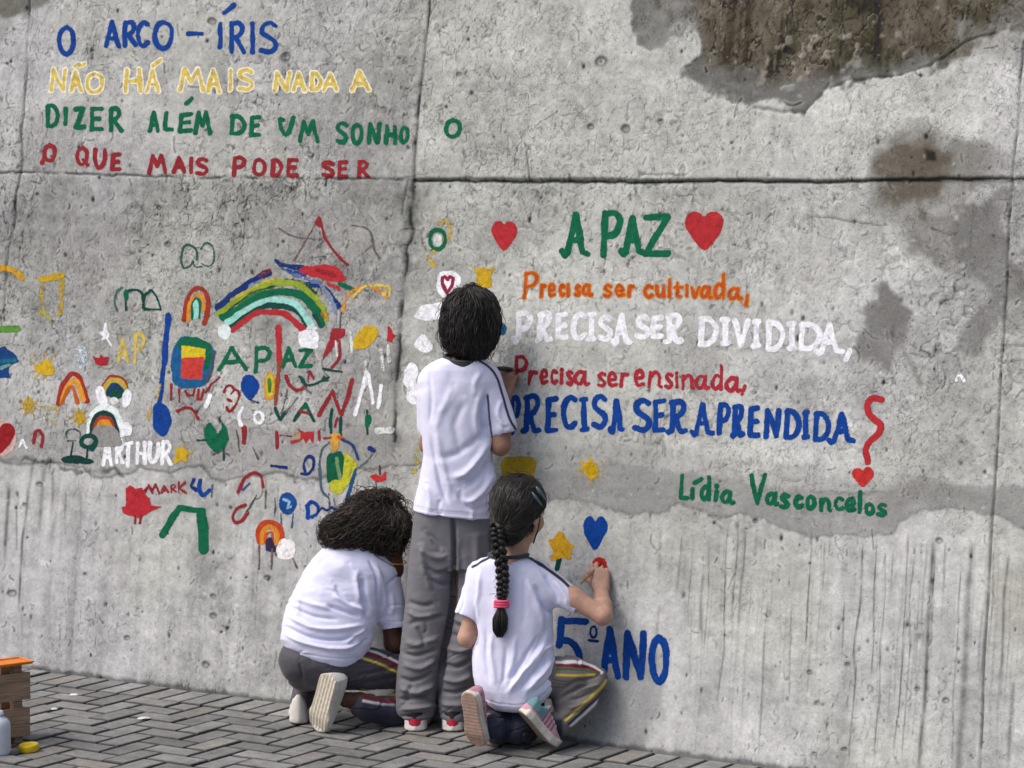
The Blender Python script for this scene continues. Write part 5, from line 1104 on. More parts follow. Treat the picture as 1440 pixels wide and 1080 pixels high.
    hem0, hem1 = L(579, 722, -.04), L(690, 734, -.04); hn = np.cross(unit(hem1-hem0), (0, 1, 0)); hn = hn if hn[2] < 0 else -hn; s.plane(hem1*.5+hem0*.5, hn, .006)
    fold = [([(604, 612), (612, 650), (622, 690), (632, 712)], 3.5, -.006), ([(612, 600), (622, 650), (636, 700)], 5, .005),
            ([(692, 608), (676, 640), (655, 664), (630, 676)], 6, .009), ([(696, 640), (676, 668), (654, 684)], 6, -.009), ([(697, 660), (680, 690), (660, 706), (645, 700)], 5, .008), ([(690, 590), (666, 622), (636, 640), (612, 642)], 6, -.006),
            ([(645, 688), (650, 705), (668, 716), (690, 712)], 4.5, -.006), ([(686, 552), (676, 580), (684, 612)], 4, -.010), ([(678, 545), (668, 590), (676, 620)], 5, .005), ([(640, 540), (620, 580), (612, 610)], 6, .004),
            ([(655, 560), (640, 600), (650, 640)], 7, -.005), ([(602, 520), (606, 560), (603, 600)], 4, -.004), ([(600, 680), (605, 705), (603, 724)], 5, .006), ([(618, 700), (616, 718), (620, 728)], 4, -.004), ([(665, 715), (664, 726), (662, 732)], 4, .004),
            ([(705, 560), (700, 585), (712, 606)], 4, .005), ([(698, 590), (706, 600), (718, 600)], 3, -.003), ([(676, 520), (668, 540), (668, 560)], 5, .004)]
    hl = lambda o: [(530, 712+o), (577, 722+o), (600, 728+o), (640, 733+o), (692, 735+o), (740, 735+o)]
    fold += [(hl(-9), 1.5, -.0022), (hl(-12), 1.4, -.0018), ([(692, 614), (712, 609), (728, 602)], 1.3, -.002)]
    pp = [([(674, 508), (688, 517), (699, 533), (706, 555), (712, 576), (718, 592), (727, 606)], 1.5, NAVY), ([(686, 556), (688, 585), (692, 615), (698, 645)], 1.2, srgb(48, 50, 78))]
    cloth(fr, 'shirt', s, M_SHIRT, root, WHITE_SHIRT, fold, [(60, 80, .0030, 3), (14, 22, .0008, 4)], pp, crease=((60, 90, .0018, 33),))
    # collar band
    ring = [L(649+24.5*math.cos(t), 506+6*math.sin(t)+1.5*math.cos(t), .040-.057*math.sin(t)) for t in np.linspace(0, 2*math.pi, 40)[:-1]]
    ring2 = [p+np.array([0, .0, .006]) for p in ring]
    V, F = join([tube(ring, .0052, 8, closed=True), tube(ring2, .005, 8, closed=True)]); link('collar', fastmesh('collar', V, F, np.tile(srgb(62, 66, 72), (len(V), 1))), M_SHIRT, root, True)
    # --- trousers
    t = Vol((-.20, -.12, .02), (.25, .22, .70), .0028)
    pl = [(712, 583, 687), (740, 580, 689), (770, 577, 690), (800, 574, 690)]
    ls = []
    for y, l, r in pl:
        a, b = L(l, y, .045), L(r, y, .045); ls.append(((a[2]+b[2])/2, (a[0]+b[0])/2, 0, (b[0]-a[0])/2, .078))
    t.loft((0, .045, 0), UP, X, ls[::-1], .02, ex=2.6)
    for st_ in ([(745, 583, 639), (800, 574, 640), (860, 569, 638), (910, 563, 628), (950, 558, 618), (985, 556, 613), (1000, 557, 613), (1009, 561, 609)], [(745, 637, 690), (800, 638, 690), (860, 635, 686), (910, 626, 676), (950, 617, 668), (985, 616, 664), (1002, 616, 662), (1012, 619, 660)]):
        ls = []
        for i, (y, l, r) in enumerate(st_):
            yc = np.interp(y, [745, 1010], [.045, .02]); a, b = L(l, y, yc), L(r, y, yc); ls.append(((a[2]+b[2])/2, (a[0]+b[0])/2, yc, (b[0]-a[0])/2, np.interp(y, [745, 860, 1016], [.074, .062, .056])))
        t.loft((0, 0, 0), UP, X, ls[::-1], .006, ex=2.2)
    fold = [([(637, 700), (639, 790), (637, 850), (624, 920), (616, 990)], 3.2, -.022), ([(598, 748), (612, 760), (622, 775)], 5, -.006), ([(592, 770), (608, 782), (630, 784)], 5, .007), ([(596, 796), (614, 806), (636, 800)], 4, -.007), ([(600, 812), (618, 822), (636, 820)], 4, -.006), ([(594, 760), (596, 800), (608, 832)], 5, .006),
            ([(572, 846), (592, 852), (612, 848)], 4, -.007), ([(572, 858), (590, 868), (612, 866)], 4, .007), ([(570, 880), (590, 872), (630, 866)], 4, -.006), ([(585, 880), (594, 895), (600, 910)], 4, -.007), ([(566, 900), (588, 906), (620, 896)], 5, .007), ([(564, 918), (586, 922), (618, 912)], 3.5, -.008), ([(566, 934), (590, 940), (616, 926)], 4, .008),
            ([(560, 952), (582, 958), (612, 944)], 3.5, -.009), ([(560, 966), (585, 974), (614, 962)], 4.5, .010), ([(558, 984), (580, 982), (612, 978)], 3.2, -.011), ([(560, 996), (584, 996), (612, 990)], 4, .011), ([(558, 1008), (580, 1006), (606, 1002)], 2.6, -.009), ([(580, 960), (572, 980), (562, 1000)], 4, -.006),
            ([(645, 760), (650, 800), (648, 840)], 6, -.005), ([(668, 745), (672, 800), (668, 850)], 6, .006), ([(640, 850), (655, 858), (680, 850)], 4, -.007), ([(636, 868), (655, 876), (680, 864)], 4, .008), ([(630, 890), (650, 895), (676, 884)], 4, -.007), ([(628, 910), (648, 916), (672, 905)], 4, .008), ([(622, 934), (644, 938), (668, 926)], 3.5, -.009), ([(620, 952), (642, 958), (666, 948)], 4, .009), ([(618, 972), (640, 974), (664, 966)], 3.2, -.010), ([(618, 988), (640, 992), (664, 984)], 4, .010), ([(618, 1004), (640, 1004), (662, 1000)], 2.6, -.009)]
    pp = [([(689, 740), (689, 800), (685, 860)], 1.4, srgb(66, 62, 68)), ([(606, 760), (608, 765)], 1.5, srgb(88, 84, 86))]
    cloth(fr, 'trousers', t, M_PANTS, root, GREYP, fold, [(34, 24, .0022, 5), (9, 7, .0006, 6)], pp, crease=((60, 26, .0028, 35),))
    # --- shoes
    def red(T, Sd, U_, C):
        f = (U_ < .535)[:, None]; C = C*(1-f)+srgb(190, 44, 66)*f; return C
    for x, y in ((583, 1030), (636, 1033)):
        h0 = L(x, y, -.035); h0[2] = .003; shoe(fr, root, h0, h0+np.array([.01, .19, 0]), UP, .195, .076, srgb(40, 40, 46), srgb(232, 230, 228), srgb(120, 116, 110), hgt=.075, soleT=.036, stripe=red, label=None)
    # --- hair
    hv = Vol(hc+np.array([-.14, -.15, -.16]), hc+np.array([.14, .15, .15]), .0035)
    prof = [(401, 652, 672, .03), (405, 640, 684, .055), (413, 631, 694, .078), (428, 623, 701, .094), (448, 619, 704, .100), (464, 619, 703, .098), (478, 622, 698, .090), (488, 628, 692, .078), (496, 638, 685, .06)]
    ls = []
    for y, l, r, dp in prof:
        a, b = L(l+5, y+3, .06), L(r-5, y+3, .06); ls.append(((a[2]+b[2])/2, (a[0]+b[0])/2, 0, (b[0]-a[0])/2, dp))
    hv.loft((0, .06, 0), UP, X, ls[::-1], .01, ex=2.1)
    fc = hc+np.array([.0, .075, -.055]); hv.ell(fc, (.062, .07, .085), .012, 'cut')
    crown = L(657, 412, .03)
    R = np.random.RandomState(2); V, F = hv.mesh(1); N = vnormals(V, F)
    ok = np.nonzero((N[:, 1] < .55) & (V[:, 2] > hc[2]-.075))[0]; sd_ = V[R.choice(ok, 700)]; sd2 = V[R.choice(ok, 4200)]
    def flow(p):
        d = p-crown; d = d/np.maximum(np.linalg.norm(d, axis=1, keepdims=True), 1e-6); d[:, 2] -= .75; d[:, 0] += .42*np.sin(p[:, 2]*38+p[:, 0]*52); d[:, 2] += .3*np.sin(p[:, 0]*70+1); return d
    lk = grow(hv, sd_, flow, 9, .0115, .012, .0030, .16, 4, curl=.003, turns=.6)
    lk += grow(hv, sd2, flow, 8, .0115, .015, .0013, .20, 7, curl=.003, turns=.8, up_=.002)
    lk += grow(hv, V[R.choice(ok, 160)], flow, 9, .011, .026, .0009, .45, 8, curl=.004, turns=.9, up_=.012)
    low = np.nonzero((V[:, 2] < hc[2]-.045) & (N[:, 1] < .5))[0]; lk += grow(hv, V[R.choice(low, 520)], lambda p: np.array([[0, .05, -1.]])+0*p, 6, .0075, .009, .0018, .42, 5, curl=.0035, turns=.7, up_=.009)
    lock_mesh('hair', hv, lk, root, (.007, .0065, .0065), (.042, .037, .034), 6, n=4)
    return fr, root, kn
BOY = boy()

# ------------------------------------------------------------------ the kneeling child with the braid
def girl():
    fr = Frame(715, 1052); L = fr.L; sk = srgb(180, 142, 124)
    root = fr.empty('person'); tag(root, 'kneeling child with a long dark braid and pink hair tie, painting low on the wall', 'person', 'children painting the wall')
    X = np.array([1., 0, 0])
    v = Vol((-.24, -.20, -.01), (.36, .26, .84), .0033)
    hc = L(729, 721, .062); q, M = head(v, hc, (.62, .78, -.12), (.03, 0, 1), .93)
    v.cone(L(731, 752, .058), L(722, 790, .05), .034, .038, .02)
    v.loft((0, .05, 0), UP, X, [(L(0, y, .05)[2], (L(l, y, .05)[0]+L(r, y, .05)[0])/2, 0, (r-l)/2*.0021*.80, .055) for y, l, r in ((965, 676, 780), (900, 672, 776), (850, 668, 774), (800, 676, 758))], .02)
    sh = L(756, 812, .05); el = L(848, 866, -.015); wy = fr.wall_y(844, 800); wr = L(845, 827, wy-.055)
    v.chain([(L(735, 808, .05), .034), (sh, .030), (el*.55+sh*.45, .030), (el, .0265)], .02); v.chain([(el, .027), (el*.65+wr*.35, .0275), (wr, .0195)], .012)
    kn, th = hand(v, wr, L(843, 800, wy-.026)-wr, (-.95, .1, .15), (-.1, .9, -.5), [(.5, .7, .5), (.6, .8, .5), (.7, .85, .5), (.8, .9, .5)], L=.056, r=.0068, spread=.0138, thumb=(.6, .6, .5))
    s2 = L(676, 812, .05); e2 = L(657, 897, .03); w2 = L(690, 915, .16)
    v.chain([(L(700, 806, .05), .034), (s2, .028), (e2, .0265), (w2, .019)], .015); hand(v, w2, (.5, .6, .1), (0, .1, 1), (.3, .8, -.2), [(.3, .4, .3)]*4, L=.056, r=.0068)
    v.chain([(L(755, 962, .05), .05), (L(838, 955, .04), .03), (L(794, 1008, .0), .018)], .01); v.chain([(L(700, 985, .05), .05), (L(700, 1025, .15), .036), (L(685, 1015, -.03), .024)], .01)
    v.cone(L(794, 1008, .0), L(756, 1014, -.03), .018, .018, .01); v.cone(L(685, 1015, -.03), L(672, 1015, -.06), .024, .02, .01)
    V, F = v.mesh(2); link('body', fastmesh('body', V, F, np.tile(sk, (len(V), 1))), M_SKIN, root, True); face_parts(q, root, .93)
    # shirt
    s = Vol((-.22, -.16, .06), (.28, .22, .62), .0027)
    stt = [(781, 686, 742, .048, .05), (785, 674, 750, .056, .05), (790, 666, 760, .062, .05), (798, 660, 770, .068, .05), (812, 658, 776, .075, .048), (840, 659, 778, .082, .045), (870, 663, 778, .086, .042), (905, 664, 778, .09, .04), (930, 664, 782, .096, .036), (950, 665, 785, .10, .032), (966, 669, 780, .10, .03), (982, 678, 768, .098, .03), (996, 692, 752, .09, .03)]
    s.loft((0, 0, 0), UP, X, [(L(0, y, c)[2], (L(l, y, c)[0]+L(r, y, c)[0])/2, c, (L(r, y, c)[0]-L(l, y, c)[0])/2, d) for y, l, r, d, c in stt][::-1], .012, ex=2.4, cap=.03)
    e1 = L(815, 850, .014); a1 = L(752, 812, .048); d1 = unit(e1-a1); s.cone(a1, e1+d1*.01, .050, .0335, .022)
    a2 = L(676, 806, .05); e2_ = L(658, 862, .034); d2 = unit(e2_-a2); s.cone(a2, e2_+d2*.01, .034, .0385, .02)
    for e, d in ((e1, d1), (e2_+d2*.006, d2)):
        c = e+d*.05; s.op(c-.055, c+.055, lambda x, y, z, e=e, d=d, c=c: np.maximum(-((x-e[0])*d[0]+(y-e[1])*d[1]+(z-e[2])*d[2]), np.sqrt((x-c[0])**2+(y-c[1])**2+(z-c[2])**2)-.058), .003, 'cut')
    nk = L(716, 779, .045); s.cone(nk+np.array([0, 0, -.008]), nk+np.array([.0, .0, .06]), .042, .06, .006, 'cut', sq=((0, 1, 0), 1.15))
    fold = [([(770, 900), (748, 930), (722, 965), (712, 978)], 4, .010), ([(775, 915), (750, 945), (728, 970)], 3.2, -.008), ([(778, 925), (756, 955), (735, 975)], 4.5, .009), ([(760, 890), (738, 925), (716, 960)], 3.5, -.007), ([(772, 880), (758, 905), (748, 925)], 4, -.006), ([(780, 945), (765, 965), (745, 978)], 3.5, -.006),
            ([(690, 890), (692, 930), (698, 965)], 4, .005), ([(683, 880), (684, 930), (690, 965)], 3.5, -.004), ([(712, 905), (710, 945), (706, 968)], 4, -.005), ([(725, 890), (721, 930), (714, 955)], 5, .005), ([(676, 800), (672, 840), (670, 880)], 4, .005), ([(668, 850), (670, 890), (668, 920)], 3, -.006),
            ([(765, 805), (780, 830), (784, 850)], 4, -.006), ([(778, 815), (795, 838), (798, 852)], 3.5, .005), ([(750, 820), (765, 850), (772, 872)], 5, -.008), ([(740, 815), (756, 850), (766, 885)], 5, .006), ([(757, 845), (772, 858), (782, 862)], 3, -.006), ([(800, 822), (806, 840), (804, 856)], 3, -.003), ([(780, 905), (765, 915), (748, 938)], 3, .006), ([(700, 800), (697, 850), (697, 900)], 6, .003), ([(735, 800), (738, 850), (733, 890)], 6, -.003),
            ([(640, 945), (668, 969), (684, 984), (705, 990), (735, 991), (756, 984), (776, 966), (800, 930)], 1.3, -.002)]
    cloth(fr, 'shirt', s, M_SHIRT, root, WHITE_SHIRT, fold, [(22, 70, .003, 13), (12, 20, .001, 14)], [([(738, 781), (756, 791), (775, 804), (796, 821), (819, 842)], 2.0, NAVY), ([(690, 783), (676, 790), (664, 797)], 1.6, NAVY)], crease=((40, 90, .002, 43),))
    ring = [L(715+27*math.cos(t), 780+4*math.sin(t), .045-.054*math.sin(t)) for t in np.linspace(0, 2*math.pi, 40)[:-1]]; V, F = tube(ring, .006, 8, closed=True); link('collar', fastmesh('collar', V, F, np.tile(srgb(58, 60, 64), (len(V), 1))), M_SHIRT, root, True)
    # trousers: right knee raised against the wall, left knee on the ground
    t = Vol((-.18, -.16, -.004), (.34, .24, .32), .0027)
    t.ell(L(724, 962, .05), (.105, .085, .07), .02)
    t.chain([(L(752, 952, .03), .066), (L(800, 950, .035), .056), (L(838, 953, .036), .0335)], .012); t.chain([(L(838, 955, .036), .0335), (L(818, 985, .02), .044), (L(796, 1012, .0), .035), (L(787, 1021, -.01), .031)], .010)
    t.chain([(L(790, 1014, -.005), .033), (L(768, 1018, -.02), .030)], .008); t.chain([(L(795, 965, .03), .045), (L(795, 985, .02), .042)], .015)
    t.chain([(L(700, 975, .05), .065), (L(702, 1018, .15), .055)], .02); t.chain([(L(702, 1020, .15), .055), (L(700, 1022, .02), .05), (L(692, 1022, -.04), .038)], .012)
    t.chain([(L(738, 985, .04), .06), (L(735, 1018, .06), .055), (L(728, 1024, -.005), .045)], .015)
    ag = L(0, 1060, 0); z0 = .0; t.plane((0, 0, .002), (0, 0, -1), .008)
    fold = [([(848, 948), (826, 955), (806, 960), (790, 972)], 3, -.006), ([(846, 960), (825, 968), (806, 975)], 3.5, .006), ([(838, 972), (818, 980), (800, 985)], 3, -.006), ([(828, 985), (812, 992), (798, 998)], 3, .005), ([(780, 925), (800, 935), (830, 944)], 3, -.003), ([(815, 1000), (803, 1004), (794, 1012)], 2.6, -.005), ([(785, 985), (800, 975), (830, 962)], 3, -.005), ([(690, 1000), (705, 1020), (700, 1040)], 4, .006), ([(715, 995), (720, 1020), (712, 1040)], 4, -.006)]
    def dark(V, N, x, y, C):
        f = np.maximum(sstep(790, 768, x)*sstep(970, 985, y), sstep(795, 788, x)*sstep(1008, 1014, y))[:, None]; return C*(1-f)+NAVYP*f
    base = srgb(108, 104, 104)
    pp = [([(783, 931), (808, 931), (830, 935), (846, 946)], 2.0, STR_W), ([(783, 936), (808, 936), (828, 939), (842, 946)], 1.9, STR_R), ([(783, 941), (808, 941), (828, 943), (838, 947)], 1.7, STR_G), ([(783, 949), (808, 950), (836, 949)], 1.6, STR_Y), ([(852, 957), (838, 974), (818, 992), (795, 1013)], 1.8, STR_Y), ([(853, 964), (842, 979), (824, 996), (800, 1018)], 1.3, NAVYP), ([(852, 971), (842, 985), (824, 1002), (803, 1021)], 1.5, STR_W)]
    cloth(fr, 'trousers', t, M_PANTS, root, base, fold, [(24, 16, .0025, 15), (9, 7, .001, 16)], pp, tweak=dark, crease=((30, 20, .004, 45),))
    # shoes
    PINK = srgb(196, 142, 156); TEAL = srgb(98, 134, 140); MAU = srgb(96, 66, 84)
    def deco(T, Sd, U_, C):
        f = ((T < .34) & (U_ > .55))[:, None]; C = C*(1-f)+TEAL*f
        for c in (.36, .44, .52, .60): 
            g = np.exp(-((T-c)/.016)**2)[:, None]*(U_ > .1)[:, None]; C = C*(1-g)+MAU*g
        return C
    def deco2(T, Sd, U_, C):
        for c in (.12, .24, .36, .48, .60):
            g = np.exp(-((T-c)/.016)**2)[:, None]; C = C*(1-g*.8)+MAU*g*.8
        return C
    h0 = L(657, 973, -.125); t0 = L(669, 1050, -.085); shoe(fr, root, h0, t0, (.55, .8, .18), .185, .068, PINK*.75, srgb(206, 200, 190), srgb(164, 138, 126), hgt=.055, soleT=.028, stripe=deco2, rib=(.0005, 0))
    h1 = L(730, 1000, -.115); t1 = L(774, 1053, -.055); shoe(fr, root, h1, t1, (.78, .35, .52), .175, .068, PINK, srgb(206, 200, 190), srgb(120, 112, 104), hgt=.058, soleT=.028, stripe=deco, rib=(.0006, 0))
    # hair drawn back into a braid
    hv = Vol(hc+np.array([-.13, -.14, -.15]), hc+np.array([.13, .14, .13]), .0033)
    prof = [(669, 714, 742, .03), (673, 704, 752, .052), (682, 696, 760, .075), (698, 690, 767, .092), (712, 689, 767, .097), (722, 690, 760, .094), (732, 691, 753, .09), (746, 695, 744, .075), (758, 697, 734, .05), (768, 699, 722, .03)]
    ls = []
    for y, l, r, dp in prof:
        c = np.interp(y, [669, 732, 768], [.06, .055, .012]); a, b = L(l+1.5, y, c), L(r-1.5, y, c); ls.append(((a[2]+b[2])/2, (a[0]+b[0])/2, c, (b[0]-a[0])/2, dp))
    hv.loft((0, 0, 0), UP, X, ls[::-1], .01, ex=2.1)
    hv.ell(q(.004, .088, -.042), (.078, .066, .088), .01, 'cut', M=M)
    hv.ell(q(.068, .040, -.050), (.030, .050, .050), .01, 'cut', M=M)
    hv.ell(q(-.0, .05, -.11), (.08, .06, .05), .01, 'cut', M=M)
    tgt = L(702, 748, -.03); V, F = hv.mesh(1); N = vnormals(V, F); R = np.random.RandomState(8)
    sd_ = V[R.choice(np.nonzero(V[:, 2] > L(0, 752, .0)[2])[0], 1300)]
    lk = grow(hv, sd_, lambda p: unit_rows(tgt-p), 9, .0115, .004, .0022, .05, 9)
    lk += grow(hv, V[R.choice(np.nonzero(V[:, 2] > L(0, 752, .0)[2])[0], 3200)], lambda p: unit_rows(tgt-p), 9, .0115, .006, .0011, .10, 19, curl=.0012, turns=.8)
    lk += grow(hv, V[R.choice(np.nonzero(V[:, 2] > L(0, 740, .0)[2])[0], 130)], lambda p: unit_rows(tgt-p), 9, .010, .016, .0007, .5, 20, curl=.004, turns=.9, up_=.010)
    # braid
    path = np.array(cat([L(699, 738, -.028), L(701, 762, -.036), L(706, 800, -.042), L(707, 830, -.050), L(705, 848, -.056)], n=24)); n = len(path); tt = np.linspace(0, 1, n)
    wid = np.interp(tt, [0, .15, .8, 1], [.014, .0165, .0125, .007])
    for k in range(3):
        ph = 2*math.pi*(tt*4.6+k/3.); p = path+np.stack([wid*.78*np.sin(ph), -.009*np.sin(2*ph)*wid/.015, 0*ph], -1); r = wid*.66
        lk.append((p, r))
        for j in range(44):
            a0 = R.uniform(0, 6.28); off = np.stack([np.cos(a0+ph*.25)*r*.93, np.sin(a0+ph*.25)*r*.93, R.normal(0, .0012, n)], -1)*R.uniform(.92, 1.12); lk.append((p+off, np.full(n, .0010)))
    tail = np.array(cat([L(705, 852, -.056), L(704, 870, -.060), L(703, 896, -.060)], n=8)); m = len(tail); u = np.linspace(0, 1, m)
    for j in range(420):
        a0 = R.uniform(0, 6.28); rr = math.sqrt(R.uniform(0, 1))*np.interp(u, [0, .25, .6, .85, 1], [.006, .013, .024, .022, .010]); ln = R.uniform(.8, 1.03)
        p = tail+np.stack([np.cos(a0)*rr, np.sin(a0)*rr*.5, 0*rr], -1); p[:, 2] = tail[0, 2]+(p[:, 2]-tail[0, 2])*ln; lk.append((p, .0015*(1-.75*u**2)))
    for j in range(70):
        i0 = R.randint(0, n-6); b = path[i0]+np.array([R.normal(0, .012), R.normal(-.004, .006), 0]); e_ = np.array([R.normal(0, .012), R.normal(-.003, .006), R.normal(-.008, .012)]); lk.append((np.array([b, b+e_*.6, b+e_+np.array([0, 0, -.004])]), np.array([.0008, .0007, .0003])))
    for j in range(60):       # loose hairs at the nape and by the ear
        b = L(R.uniform(715, 752), R.uniform(728, 742), .02+R.uniform(-.02, .02)); lk.append((np.array([b, b+np.array([R.normal(-.004, .004), -.004, -.016]), b+np.array([R.normal(-.010, .006), -.002, -.032])]), np.array([.0018, .0016, .0006])))
    lk.append((np.array(cat([L(760, 722, .03), L(757, 742, .02), L(750, 764, .02)])), .0022))
    lock_mesh('hair', hv, lk, root, (.007, .0065, .0065), (.044, .037, .033), 10, n=4)
    V, F = join([tube([L(705+9.5*math.cos(a), y, -.056+.014*math.sin(a)) for a in np.linspace(0, 6.283, 24)[:-1]], .0042, 8, closed=True) for y in (846, 849.5, 853)])
    link('hair_tie', fastmesh('hair_tie', V, F, np.tile(srgb(226, 84, 120), (len(V), 1))), M_SHIRT, root, True)
    for (x0, y0, x1, y1, yy) in ((754, 684, 767, 703, -.008), (748, 692, 762, 712, -.016)):
        pts = [L(x0+(x1-x0)*u, y0+(y1-y0)*u, yy+.018*u-.010*math.sin(math.pi*u)) for u in np.linspace(0, 1, 9)]
        tubes('hair_clip', [(pts, np.array([.002, .004, .0052, .0058, .006, .0058, .005, .004, .002]))], M_CLIP, root, srgb(70, 92, 104), 8)
    br = [wr+np.array([math.cos(a)*.0215, 0, 0])+np.array([0, math.sin(a)*.0215*.85, math.sin(a)*.0215*-.35]) for a in np.linspace(0, 6.283, 26)[:-1]]
    tubes('bracelet', [(np.array(br+br[:1]), .0022)], M_GOLD, root, srgb(190, 160, 120), 6)
    return fr, kn, th, wr
def unit_rows(d): return d/np.maximum(np.linalg.norm(d, axis=1, keepdims=True), 1e-6)
M_CLIP = NT('glossy_clip'); M_CLIP.set(M_CLIP.attr(), .25, .5); M_CLIP = M_CLIP.m
M_GOLD = NT('thread_and_beads'); M_GOLD.set(M_GOLD.attr(), .35, .5); M_GOLD = M_GOLD.m
GIRL = girl()

# ------------------------------------------------------------------ the crouching child with curly hair
def curly():
    fr = Frame(470, 1025); L = fr.L; sk = srgb(84, 54, 43)
    root = fr.empty('person'); tag(root, 'crouching child with curly dark hair bent towards the wall, white shirt and striped dark trousers', 'person', 'children painting the wall')
    v = Vol((-.20, -.14, -.01), (.32, .34, .80), .0035)
    hc = L(541, 744, .15); fw = unit((.42, .72, -.55)); q, M = head(v, hc, fw, (.2, .5, .8), .93)
    v.cone(hc+np.array([.012, -.010, -.04]), L(549, 800, .125), .037, .042, .02)
    A = L(455, 925, .03); B = L(518, 778, .125); ax = unit(B-A); sd = np.array([.919, 0, -.394]); k = .002165
    v.loft(A, ax, sd, [(0*k, -8*k, 0, .09, .06), (80*k, -12*k, 0, .095, .058), (150*k, -12*k, 0, .07, .05)], .02)
    sh = L(536, 806, .12); el = L(555, 905, .115); wr = L(575, 935, .22)
    v.chain([(L(515, 800, .12), .036), (sh, .030), (el, .031), (wr, .021)], .015); hand(v, wr, (.2, .8, .1), (0, .1, 1), (-.5, .4, -.2), [(.5, .7, .5)]*4, L=.056, r=.0068)
    s2 = L(462, 790, .15); e2 = L(470, 870, .22); w2 = L(520, 850, .26); v.chain([(L(488, 800, .13), .030), (s2, .020), (e2, .027), (w2, .02)], .015); hand(v, w2, (.5, .6, .2), (-.3, 0, 1), (.2, .8, 0), [(.5, .8, .6)]*4, L=.056, r=.0068)
    v.chain([(L(470, 938, .03), .05), (L(575, 940, .12), .04), (L(575, 1004, .13), .036), (L(506, 986, .0), .026), (L(486, 984, -.02), .024)], .01)
    v.chain([(L(430, 940, .04), .05), (L(440, 950, .19), .035), (L(422, 990, .10), .024)], .01)
    V, F = v.mesh(2); link('body', fastmesh('body', V, F, np.tile(sk, (len(V), 1))), M_SKIN, root, True); face_parts(q, root, .93)
    # shirt
    s = Vol((-.22, -.14, .14), (.28, .30, .66), .0028)
    stt = [(-14, -52, 30, .088), (0, -66, 46, .098), (22, -74, 54, .102), (46, -77, 56, .103), (76, -77, 50, .10), (100, -75, 46, .097), (122, -71, 44, .092), (140, -64, 42, .084), (152, -55, 40, .074), (162, -42, 37, .060), (170, -22, 30, .045)]
    s.loft(A, ax, sd, [(t*k, (l+r)/2*k, 0, (r-l)/2*k, d) for t, l, r, d in stt], .012, ex=2.3, cap=.03)
    a1 = L(541, 805, .12); e1 = L(554, 876, .112); d1 = unit(e1-a1); s.cone(a1, e1+d1*.012, .049, .0415, .025)
    a2 = L(462, 795, .14); e2_ = L(468, 850, .20); s.cone(a2, e2_, .042, .042, .02)
    for e, d in ((e1+d1*.004, d1),):
        c = e+d*.055; s.op(c-.06, c+.06, lambda x, y, z: np.maximum(-((x-e[0])*d[0]+(y-e[1])*d[1]+(z-e[2])*d[2]), np.sqrt((x-c[0])**2+(y-c[1])**2+(z-c[2])**2)-.060), .003, 'cut')
    nk = L(556, 781, .118); s.cone(nk, nk+np.array([.02, .0, .08]), .034, .050, .006, 'cut')
    fold = [([(395, 888), (430, 905), (475, 912), (515, 903)], 3.5, .009), ([(396, 878), (430, 894), (470, 900), (512, 892)], 3, -.008), ([(400, 862), (436, 882), (476, 884), (518, 878)], 3.5, .008), ([(405, 852), (440, 866), (480, 872)], 3, -.006), ([(455, 850), (480, 858), (510, 868)], 3.5, -.009), ([(466, 836), (490, 850), (518, 862)], 4, .008), ([(470, 820), (482, 840), (500, 852)], 3.5, -.006), ([(410, 840), (440, 850), (470, 856)], 4, .006),
            ([(508, 812), (512, 840), (520, 868)], 5, -.012), ([(500, 800), (503, 830), (508, 850)], 5, .006), ([(518, 785), (530, 815), (532, 866)], 2.2, -.008), ([(527, 790), (540, 830), (540, 870)], 4, .005), ([(566, 806), (553, 815), (542, 822)], 2.5, -.004), ([(450, 790), (470, 800), (490, 792)], 8, .004), ([(484, 905), (500, 893), (516, 884)], 3, .007), ([(490, 918), (505, 908), (520, 896)], 3, -.006), ([(550, 830), (552, 850), (548, 870)], 4, .004),
            ([(380, 898), (402, 912), (440, 922), (482, 926), (512, 922), (530, 905)], 1.3, -.002), ([(535, 873), (552, 874), (574, 873)], 1.2, -.0018), ([(472, 775), (440, 800), (418, 840)], 4, -.004), ([(425, 830), (420, 850), (418, 870)], 4, .004)]
    cloth(fr, 'shirt', s, M_SHIRT, root, WHITE_SHIRT, fold, [(50, 16, .003, 23), (18, 14, .001, 24)], [([(526, 780), (548, 793), (570, 806)], .8, srgb(120, 122, 150))], crease=((70, 26, .0022, 53),))
    # trousers
    t = Vol((-.22, -.12, -.004), (.32, .30, .34), .0028)
    t.ell(L(446, 930, .035), (.115, .095, .078), .02); t.ell(L(428, 926, .03), (.075, .08, .07), .02)
    t.chain([(L(455, 940, .02), .070), (L(515, 940, .06), .064), (L(588, 946, .13), .052)], .015)
    t.chain([(L(588, 985, .14), .055), (L(550, 1000, .06), .052), (L(516, 996, .012), .040), (L(506, 992, -.002), .036)], .012)
    t.chain([(L(430, 945, .05), .06), (L(440, 945, .20), .05), (L(424, 985, .11), .034)], .015)
    t.plane((0, 0, .003), (0, 0, -1), .008)
    base = srgb(74, 71, 80)
    def dark(V, N, x, y, C):
        f = (sstep(500, 515, x)*sstep(986, 994, y)*.85)[:, None]; return C*(1-f)+NAVYP*f
    fold = [([(500, 950), (525, 945), (560, 938)], 3, -.006), ([(500, 965), (530, 958), (562, 952)], 3.5, -.006), ([(420, 930), (424, 945), (424, 958)], 2.5, -.004), ([(478, 940), (492, 934), (508, 926)], 3, .004), ([(515, 1000), (530, 1010), (556, 1015)], 4, -.004), ([(440, 935), (470, 945), (500, 940)], 6, .003)]
